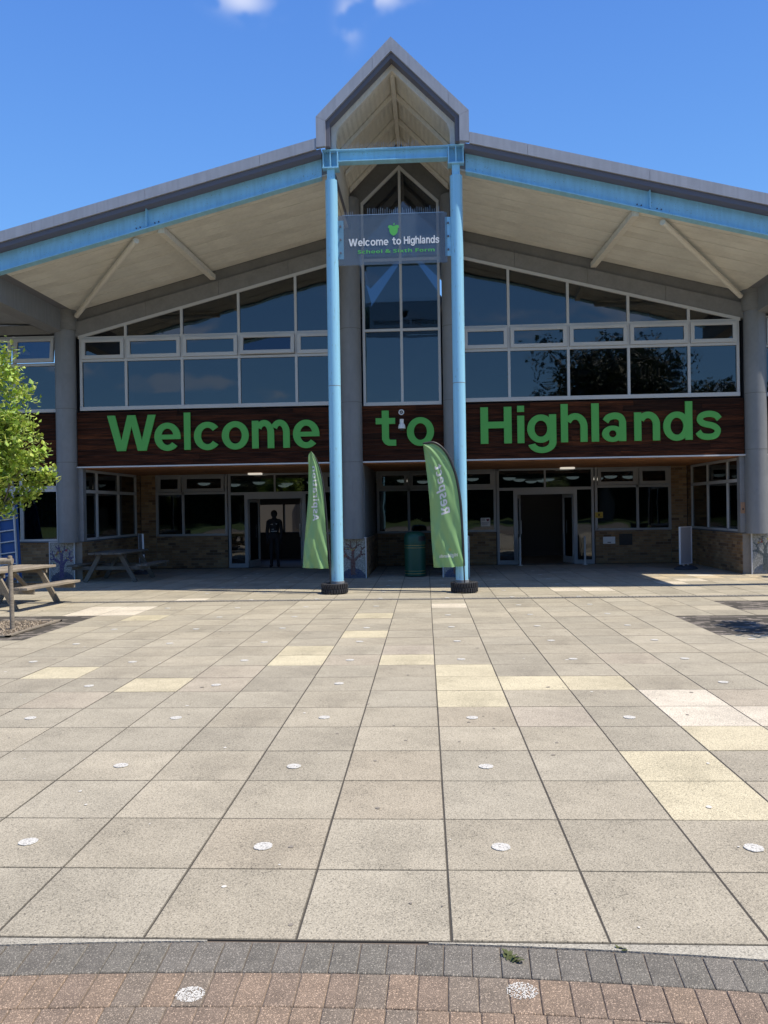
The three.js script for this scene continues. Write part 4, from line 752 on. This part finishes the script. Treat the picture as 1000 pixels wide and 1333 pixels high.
// picnic tables
function picnicTable(label, pos, turn, H, BH, tone) {
  const t = thing('picnic_table', label, 'picnic table', pos, turn, 'wooden picnic tables'), R = rng(pos[0] * 100 | 0), pl = (n, g) => { const q = g.index ? g.toNonIndexed() : g; return mesh(n, q, tone[Math.floor(R() * tone.length)], t); };
  const plank = (x0, x1, y0, y1, z0, z1) => { const g = rbox(x0, x1, y0, y1, z0, z1, 0.006, 2), p = g.attributes.position, u = g.attributes.uv, o = R() * 3; for (let i = 0; i < p.count; i++) u.setXY(i, p.getZ(i) + o, p.getX(i) + p.getY(i) + o); return g; };
  for (let i = 0; i < 5; i++) pl('top_plank', plank(-0.40 + i * 0.162, -0.40 + i * 0.162 + 0.152, H - 0.045 - R() * 0.004, H - R() * 0.004, -0.93 - R() * 0.02, 0.93 + R() * 0.02));
  for (const s of [-1, 1]) for (let i = 0; i < 2; i++) { const x = s * (0.70 + i * 0.142); pl('bench_plank', plank(Math.min(x, x + s * 0.132), Math.max(x, x + s * 0.132), BH - 0.045, BH, -0.82, 0.82)); }
  for (const z of [-0.62, 0.62]) {
    for (const s of [-1, 1]) { const g = beam(V(s * 0.24, H - 0.05, z), V(s * 0.62, 0, z), 0.045, 0.10); pl('leg', g); }
    pl('bench_bearer', plank(-0.95, 0.95, BH - 0.135, BH - 0.047, z - 0.065, z - 0.025)); pl('top_bearer', plank(-0.38, 0.38, H - 0.135, H - 0.05, z - 0.065, z - 0.025));
    pl('brace', beam(V(0, BH - 0.1, z * 0.93), V(0, H - 0.09, z * 0.3), 0.08, 0.04));
  }
  return t;
}
picnicTable('weathered wooden picnic table standing in the sun at the left edge', [-7.05, 0, 5.2], -0.13 + Math.PI * 0, 0.69, 0.41, greyWoodM);
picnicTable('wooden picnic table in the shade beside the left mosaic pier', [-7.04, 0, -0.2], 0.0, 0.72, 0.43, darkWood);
// A-board signs on weighted feet
function paveSign(label, pos, turn, lean) {
  const t = thing('pavement_sign', label, 'pavement sign', pos, turn, 'blank pavement signs');
  const ft = new THREE.LatheGeometry([[0, 0.09], [0.16, 0.088], [0.24, 0.06], [0.30, 0.02], [0.30, 0], [0, 0]].map((p) => new THREE.Vector2(...p)), 40).scale(1.35, 1, 0.85);
  mesh('foot', ft, mat(0.06, 0.065, 0.075, 0.7), t);
  const P = (g) => g.rotateX(lean).translate(0, 0.13, 0);
  mesh('panel', P(boxG(-0.27, 0.27, 0.02, 0.93, -0.012, 0.012)), mat(0.42, 0.42, 0.43, 0.5), t);
  mesh('frame', [boxG(-0.305, -0.27, 0, 0.95, -0.022, 0.022), boxG(0.27, 0.305, 0, 0.95, -0.022, 0.022), boxG(-0.27, 0.27, -0.005, 0.02, -0.02, 0.02), boxG(-0.27, 0.27, 0.93, 0.955, -0.02, 0.02)].map(P), mat(0.72, 0.72, 0.73, 0.35), t);
  mesh('spring', [rod(V(-0.12, 0.06, 0), V(-0.12, 0.14, 0), 0.025), rod(V(0.12, 0.06, 0), V(0.12, 0.14, 0), 0.025)], M.steel, t);
}
paveSign('grey pavement sign on a dark foot before the right porch wall', [7.12, 0, -1.75], 0.8, 0);
paveSign('grey pavement sign on a dark foot behind the shaded picnic table', [-7.2, 0, -2.2], -1.05, 0.03);
// door barriers
[[3.12, 'steel guard rail post with glass wing left of the open doorway'], [4.92, 'steel guard rail post with glass wing right of the open doorway']].forEach(([x, label], i) => {
  const t = thing('door_guard', label, 'guard rail', [x, 0, -3.62], 0, 'guard rails beside the open doorway');
  mesh('post', [rod(V(0, 0, 0), V(0, 0.78, 0), 0.028), new THREE.SphereGeometry(0.028, 12, 8).translate(0, 0.78, 0)], M.frame, t); mesh('base_plate', new THREE.CylinderGeometry(0.07, 0.075, 0.02, 20).translate(0, 0.01, 0), M.frame, t);
  mesh('wing', boxG(-0.005, 0.005, 0.12, 0.74, -0.42, -0.03), M.glassLow, t);
});
// ladder with blue boards
{
  const t = thing('ladder', 'silver ladder with blue board behind the rungs leaning by the left wing', 'ladder', [-9.33, 0, 0.75]);
  const A = (g) => g.rotateX(-0.14).rotateZ(0.12);
  mesh('rail', A(boxG(-0.215, -0.185, 0, 2.5, -0.03, 0.03)), M.frame, t); mesh('rail', A(boxG(0.185, 0.215, 0, 2.5, -0.03, 0.03)), M.frame, t);
  for (let i = 0; i < 9; i++) mesh('rung', A(boxG(-0.185, 0.185, 0.2 + i * 0.27, 0.225 + i * 0.27, -0.02, 0.02)), M.frame, t);
  mesh('blue_board', A(boxG(-0.2, 0.27, 0.1, 1.93, -0.06, -0.035)), mat(0.012, 0.065, 0.22, 0.5), t);
}
// bouquet on the sill
{
  const t = thing('pot_plant', 'pale leafed pot plant on the sill of the centre window', 'plant', [0.26, 1.0, -4.28]), R = rng(4), lf = [];
  mesh('pot', new THREE.CylinderGeometry(0.09, 0.07, 0.14, 20).translate(0, 0.07, 0), mat(0.3, 0.06, 0.04, 0.7), t);
  const leaf = []; for (let i = 0; i < 16; i++) { const a = R() * 6.28, g = new THREE.PlaneGeometry(0.05, 0.26, 1, 4), p = g.attributes.position; for (let k = 0; k < p.count; k++) { const v = (p.getY(k) + 0.13) / 0.26; p.setXYZ(k, p.getX(k) * Math.sin(v * 3.0 + 0.14), 0.13 + 0.24 * Math.sin(v * 2.1), 0.22 * v); } g.rotateY(a); leaf.push(g); }
  for (const g of leaf) { g.computeVertexNormals(); mesh('leaf', g, mat(0.42, 0.46, 0.36, 0.7, { side: THREE.DoubleSide }), t); }
}
// person in the left doorway
{
  const t = thing('person', 'person in dark clothes standing in the left entrance doorway', 'person', [-3.97, 0, -4.28], 0.1);
  const H = 1.64, bones = [[0, 0.93, 0, 0, 1.1, -0.01, 0.125, 0.13], [0, 1.1, -0.01, 0, 1.32, 0, 0.13, 0.125], [-0.13, 1.33, 0, 0.13, 1.33, 0, 0.075, 0.075], [0, 1.35, 0, 0, 1.46, 0.01, 0.055, 0.05], [0, 1.535, 0.015, 0, 1.55, 0.015, 0.09, 0.09]];
  for (const s of [-1, 1]) bones.push([s * 0.09, 0.9, 0, s * 0.095, 0.48, 0.01, 0.088, 0.062], [s * 0.095, 0.48, 0.01, s * 0.1, 0.09, -0.02, 0.06, 0.042], [s * 0.1, 0.045, -0.03, s * 0.115, 0.035, 0.11, 0.045, 0.038], [s * 0.18, 1.31, 0, s * 0.212, 1.05, 0.0, 0.054, 0.046], [s * 0.212, 1.05, 0, s * 0.205, 0.83, 0.05, 0.044, 0.03], [s * 0.205, 0.82, 0.055, s * 0.205, 0.73, 0.08, 0.03, 0.026]);
  for (const s of [-1, 1]) for (let f = 0; f < 4; f++) bones.push([s * 0.205, 0.735, 0.075 + f * 0.015, s * 0.2, 0.66 + Math.abs(f - 1.5) * 0.008, 0.08 + f * 0.016, 0.009, 0.008]);
  for (const s of [-1, 1]) bones.push([s * 0.2, 0.79, 0.1, s * 0.19, 0.72, 0.13, 0.011, 0.009]);
  const N = 112, mc = new MarchingCubes(N, new THREE.MeshStandardMaterial(), false, false, 200000), SZ = 0.92; mc.isolation = 0;
  const cell = 2 * SZ / N;
  for (let k = 0; k < N; k++) for (let j = 0; j < N; j++) for (let i = 0; i < N; i++) {
    const x = (i - N / 2) * cell, y = (j - N / 2) * cell + 0.85, z = (k - N / 2) * cell; let d = 9;
    if (Math.abs(x) < 0.36 && Math.abs(z) < 0.26) for (const [ax, ay, az, bx, by, bz, ra, rb] of bones) {
      const ux = bx - ax, uy = by - ay, uz = bz - az, q = Math.max(0, Math.min(1, ((x - ax) * ux + (y - ay) * uy + (z - az) * uz) / (ux * ux + uy * uy + uz * uz)));
      const e = Math.hypot(x - ax - ux * q, y - ay - uy * q, z - az - uz * q) - ra - (rb - ra) * q, h = Math.max(0, 0.03 - Math.abs(d - e)) / 0.03; d = Math.min(d, e) - h * h * 0.0075;
    }
    mc.field[i + j * N + k * N * N] = -d;
  }
  mc.update();
  const g = new THREE.BufferGeometry(), n = mc.count; g.setAttribute('position', new THREE.Float32BufferAttribute(Array.from(mc.positionArray.subarray(0, n * 3), (v, i) => v * SZ + (i % 3 === 1 ? 0.85 : 0)), 3)); g.setAttribute('normal', new THREE.Float32BufferAttribute(Array.from(mc.normalArray.subarray(0, n * 3)), 3));
  mesh('body', g, mat(0.018, 0.018, 0.022, 0.85), t);
  mesh('hair', new THREE.SphereGeometry(0.104, 24, 16).scale(0.92, 1.02, 1).translate(0, 1.565, 0.012), mat(0.02, 0.016, 0.014, 0.7), t);
  mesh('back_print', [boxG(-0.09, 0.09, 1.04, 1.058, 0.125, 0.135), boxG(-0.1, -0.03, 1.24, 1.262, 0.118, 0.128), boxG(0.05, 0.1, 1.25, 1.27, 0.118, 0.128), boxG(-0.07, 0.0, 1.1, 1.112, 0.122, 0.134)], mat(0.5, 0.5, 0.5, 0.6), t);
}
// stake and rail of the tree guard, tree pit
{
  const t = thing('tree_stake', 'round timber post with a rail standing in the gravel tree pit', 'post', [-5.37, 0, 8.2]);
  mesh('post', [rod(V(0, -0.02, 0), V(-0.02, 1.06, 0), 0.033, 0.031, 20), new THREE.SphereGeometry(0.031, 16, 8).scale(1, 0.3, 1).translate(-0.02, 1.06, 0)], greyWoodM[1], t);
  mesh('rail', [rod(V(-1.3, 1.0, 0.0), V(0.015, 0.99, 0.0), 0.048, 0.045, 16)], greyWoodM[2], t);
  mesh('post', [rod(V(-1.3, -0.02, 0), V(-1.3, 1.06, 0), 0.033, 0.031, 20)], greyWoodM[1], t);
  const pit = structure('tree_pit'), x0 = -6.7, x1 = -5.08, z0 = 7.25, z1 = 8.85;
  mesh('pit_edging', [boxG(x0, x1, -0.03, 0.022, z0, z0 + 0.06), boxG(x0, x1, -0.03, 0.022, z1 - 0.06, z1), boxG(x1 - 0.06, x1, -0.03, 0.0235, z0, z1), boxG(x0, x0 + 0.06, -0.03, 0.0235, z0, z1)], greyWoodM[1], pit);
  mesh('pit_soil', boxG(x0, x1, -0.03, 0.004, z0, z1), mat(0.10, 0.075, 0.05, 1), pit);
  const R = rng(12), n = 1500, im = new THREE.InstancedMesh(new THREE.IcosahedronGeometry(0.02, 0), mat(1, 1, 1, 0.9), n), o = new THREE.Object3D();
  for (let i = 0; i < n; i++) { o.position.set(x0 + 0.06 + R() * (x1 - x0 - 0.12), 0.004 + R() * 0.006, z0 + 0.06 + R() * (z1 - z0 - 0.12)); o.rotation.set(R() * 6, R() * 6, R() * 6); const s = 0.35 + R() * 0.9; o.scale.set(s, s * 0.6, s * (0.7 + R() * 0.5)); o.updateMatrix(); im.setMatrixAt(i, o.matrix); const k = 0.25 + R() * 0.75; im.setColorAt(i, lin(0.42 * k, 0.34 * k, 0.25 * k)); }
  im.name = 'gravel'; im.castShadow = im.receiveShadow = true; stuff(im); pit.add(im);
}
// weeds in the paver joint
[[0.925, 16.60, 34, 0.034, 'green weed growing in a joint of the grey pavers'], [1.335, 16.525, 10, 0.015, 'tiny tuft of weed at the edge of the concrete slabs']].forEach(([x, z, n, h, label], s) => {
  const t = thing('weed', label, 'weed', [x, -0.004, z]), R = rng(50 + s), gs = [];
  for (let i = 0; i < n; i++) { const a = R() * 6.28, q = 0.01 + R() * 0.75 * h, g = new THREE.BufferGeometry(), w = 0.003 + R() * 0.003, l = h * (0.5 + R() * 0.7); g.setAttribute('position', new THREE.Float32BufferAttribute([-w, 0, 0, w, 0, 0, w * 1.4, l * 0.3, l * 0.4, -w, 0, 0, w * 1.4, l * 0.3, l * 0.4, -w * 1.4, l * 0.32, l * 0.4, -w * 1.4, l * 0.32, l * 0.4, w * 1.4, l * 0.3, l * 0.4, 0, l * 0.45, l * 0.9], 3)); g.setAttribute('uv', new THREE.Float32BufferAttribute(new Float32Array(18), 2)); g.computeVertexNormals(); g.rotateY(a).translate(Math.cos(a) * q * 0.9, 0.002, Math.sin(a) * q * 0.8); gs.push(g); }
  mesh('leaves', gs, mat(0.085, 0.10, 0.03, 0.8, { side: THREE.DoubleSide }), t);
});

// ------------------------------------------------------------------ trees
function leafGeo(w, l) { const g = new THREE.BufferGeometry(); g.setAttribute('position', new THREE.Float32BufferAttribute([0, 0, 0, w, l * 0.45, 0.12 * l, 0, l, 0, 0, 0, 0, 0, l, 0, -w, l * 0.45, 0.12 * l], 3)); g.setAttribute('uv', new THREE.Float32BufferAttribute([0, 0, 1, 0.5, 0, 1, 0, 0, 0, 1, 1, 0.5], 2)); g.computeVertexNormals(); return g; }
function tree(name, label, pos, o) {
  const t = thing(name, label, 'tree', pos), R = rng(o.seed), tips = [], limbs = [];
  const grow = (p, d, L, r, n) => {
    const q = p.clone().addScaledVector(d, L); limbs.push(rod(p, q, r, r * 0.62, 7)); if (n < 3) tips.push(q.clone()); if (n < 2) tips.push(p.clone().lerp(q, 0.55));
    if (!n) return; const k = o.fork + (R() < 0.4 ? 1 : 0);
    for (let i = 0; i < k; i++) { const a = R() * 6.28, e = d.clone().multiplyScalar(1.0).add(V(Math.cos(a) * o.spread, (R() - 0.25) * 0.5, Math.sin(a) * o.spread)).normalize(); grow(p.clone().lerp(q, 0.55 + R() * 0.45), e, L * (0.66 + R() * 0.2), r * 0.6, n - 1); }
  };
  for (let i = 0; i < o.arms; i++) { const a = i / o.arms * 6.28 + R(); grow(V(0, o.stem * (0.75 + 0.3 * R()), 0), V(Math.cos(a) * (0.35 + R() * 0.6), 0.5 + R() * 0.6, Math.sin(a) * (0.35 + R() * 0.6)).normalize(), o.len * (0.8 + R() * 0.4), o.r * 0.55, o.depth); }
  grow(V(0, o.stem, 0), V(0, 1, 0), o.len * 1.1, o.r * 0.6, o.depth);
  mesh('trunk', [rod(V(0, -0.05, 0), V(0, o.stem * 1.05, 0), o.r, o.r * 0.7, 12), ...limbs], mat(0.15, 0.125, 0.10, 0.95), t);
  if (o.extra) for (const [x, y, z] of o.extra) tips.push(V(x, y, z));
  const lm = new THREE.MeshPhysicalMaterial({ color: lin(1, 1, 1), roughness: 0.6, transmission: 0.35, thickness: 0, side: THREE.DoubleSide }), im = new THREE.InstancedMesh(leafGeo(o.leaf * 0.36, o.leaf), lm, o.leaves), d = new THREE.Object3D();
  for (let i = 0; i < o.leaves; i++) {
    const c = tips[Math.floor(R() * tips.length)], rr = o.clump * Math.pow(R(), 0.5), a = R() * 6.28, b = Math.acos(2 * R() - 1);
    d.position.set(c.x + rr * Math.sin(b) * Math.cos(a), c.y + rr * 0.75 * Math.cos(b), c.z + rr * Math.sin(b) * Math.sin(a));
    d.rotation.set(-0.5 + R() * 1.7 + 0.6, R() * 6.28, (R() - 0.5) * 1.4, 'YXZ'); const s = 0.45 + R() * 0.95; d.scale.set(s, s, s); d.updateMatrix(); im.setMatrixAt(i, d.matrix);
    const k = 0.45 + R() * 0.9, y = R(); im.setColorAt(i, lin(o.col[0] * k * (0.85 + 0.35 * y), o.col[1] * k, o.col[2] * k));
  }
  im.name = 'crown'; im.castShadow = im.receiveShadow = true; stuff(im); t.add(im); return t;
}
const LEFTTIPS = []; { const R = rng(19); while (LEFTTIPS.length < 230) { const y = 1.6 + R() * 2.6, w = y < 2.75 ? 0.45 + 0.78 * (y - 1.6) / 1.15 : 1.23 - 0.72 * (y - 2.75) / 1.45, a = R() * 6.28, q = Math.sqrt(R()) * w * (0.85 + 0.15 * Math.sin(a * 5 + y * 4)); LEFTTIPS.push([Math.cos(a) * q, y, Math.sin(a) * q]); } }
tree('young_tree', 'young tree with bright yellow green leaves at the left edge', [-5.95, 0, 8.0], { seed: 5, stem: 1.45, len: 0.66, r: 0.05, arms: 7, depth: 3, fork: 2, spread: 0.5, leaves: 18500, leaf: 0.08, clump: 0.19, col: [0.40, 0.54, 0.07], extra: LEFTTIPS });
tree('young_tree', 'young green tree outside the frame on the right that shades the paving', [6.25, 0, 8.75], { seed: 8, stem: 1.6, len: 0.5, r: 0.05, arms: 5, depth: 3, fork: 2, spread: 0.55, leaves: 1700, leaf: 0.085, clump: 0.17, col: [0.18, 0.26, 0.035] });
tree('young_tree', 'small green tree by the right wing shading the right column', [10.6, 0, 1.3], { seed: 14, stem: 3.0, len: 0.5, r: 0.05, arms: 5, depth: 3, fork: 2, spread: 0.55, leaves: 2500, leaf: 0.085, clump: 0.16, col: [0.15, 0.22, 0.035] });
// trees behind the viewer, seen as reflections in the glass
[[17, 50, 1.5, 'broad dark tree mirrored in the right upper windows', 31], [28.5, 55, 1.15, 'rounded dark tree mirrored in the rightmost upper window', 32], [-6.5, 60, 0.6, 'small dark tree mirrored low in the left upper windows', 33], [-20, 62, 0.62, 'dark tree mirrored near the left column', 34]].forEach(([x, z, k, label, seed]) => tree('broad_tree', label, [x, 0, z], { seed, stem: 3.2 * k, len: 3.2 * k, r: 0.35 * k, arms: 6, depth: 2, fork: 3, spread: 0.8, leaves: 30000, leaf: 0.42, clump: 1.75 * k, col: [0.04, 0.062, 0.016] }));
{
  const R = rng(77), n = 30000, g = new THREE.Group(), top = (x) => 6.2 + 4.4 * vnoise(x * 0.16 + 100, 1, 999, 99, 3) + 1.6 * vnoise(x * 0.7 + 100, 4, 999, 99, 5), im = new THREE.InstancedMesh(leafGeo(0.2, 0.5), mat(1, 1, 1, 1, { side: THREE.DoubleSide }), n), d = new THREE.Object3D();
  g.name = 'tree_belt'; g.userData = { kind: 'stuff', label: 'long dark belt of trees mirrored in the ground floor glass', category: 'trees' }; scene.add(g);
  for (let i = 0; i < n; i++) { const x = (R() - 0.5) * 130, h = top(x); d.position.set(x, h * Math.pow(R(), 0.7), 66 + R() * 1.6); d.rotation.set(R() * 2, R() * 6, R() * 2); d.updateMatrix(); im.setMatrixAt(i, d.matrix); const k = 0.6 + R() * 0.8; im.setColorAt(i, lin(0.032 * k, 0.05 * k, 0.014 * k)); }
  im.name = 'belt_leaves'; im.castShadow = im.receiveShadow = true; stuff(im); g.add(im);
  const pts = []; for (let x = -65; x <= 65; x += 0.5) pts.push([x, top(x) * 0.93 - 0.35 * R()]); pts.push([65, -0.02], [-65, -0.02]);
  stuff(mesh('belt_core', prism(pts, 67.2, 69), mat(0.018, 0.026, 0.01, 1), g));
}
renderer.render(scene, camera);
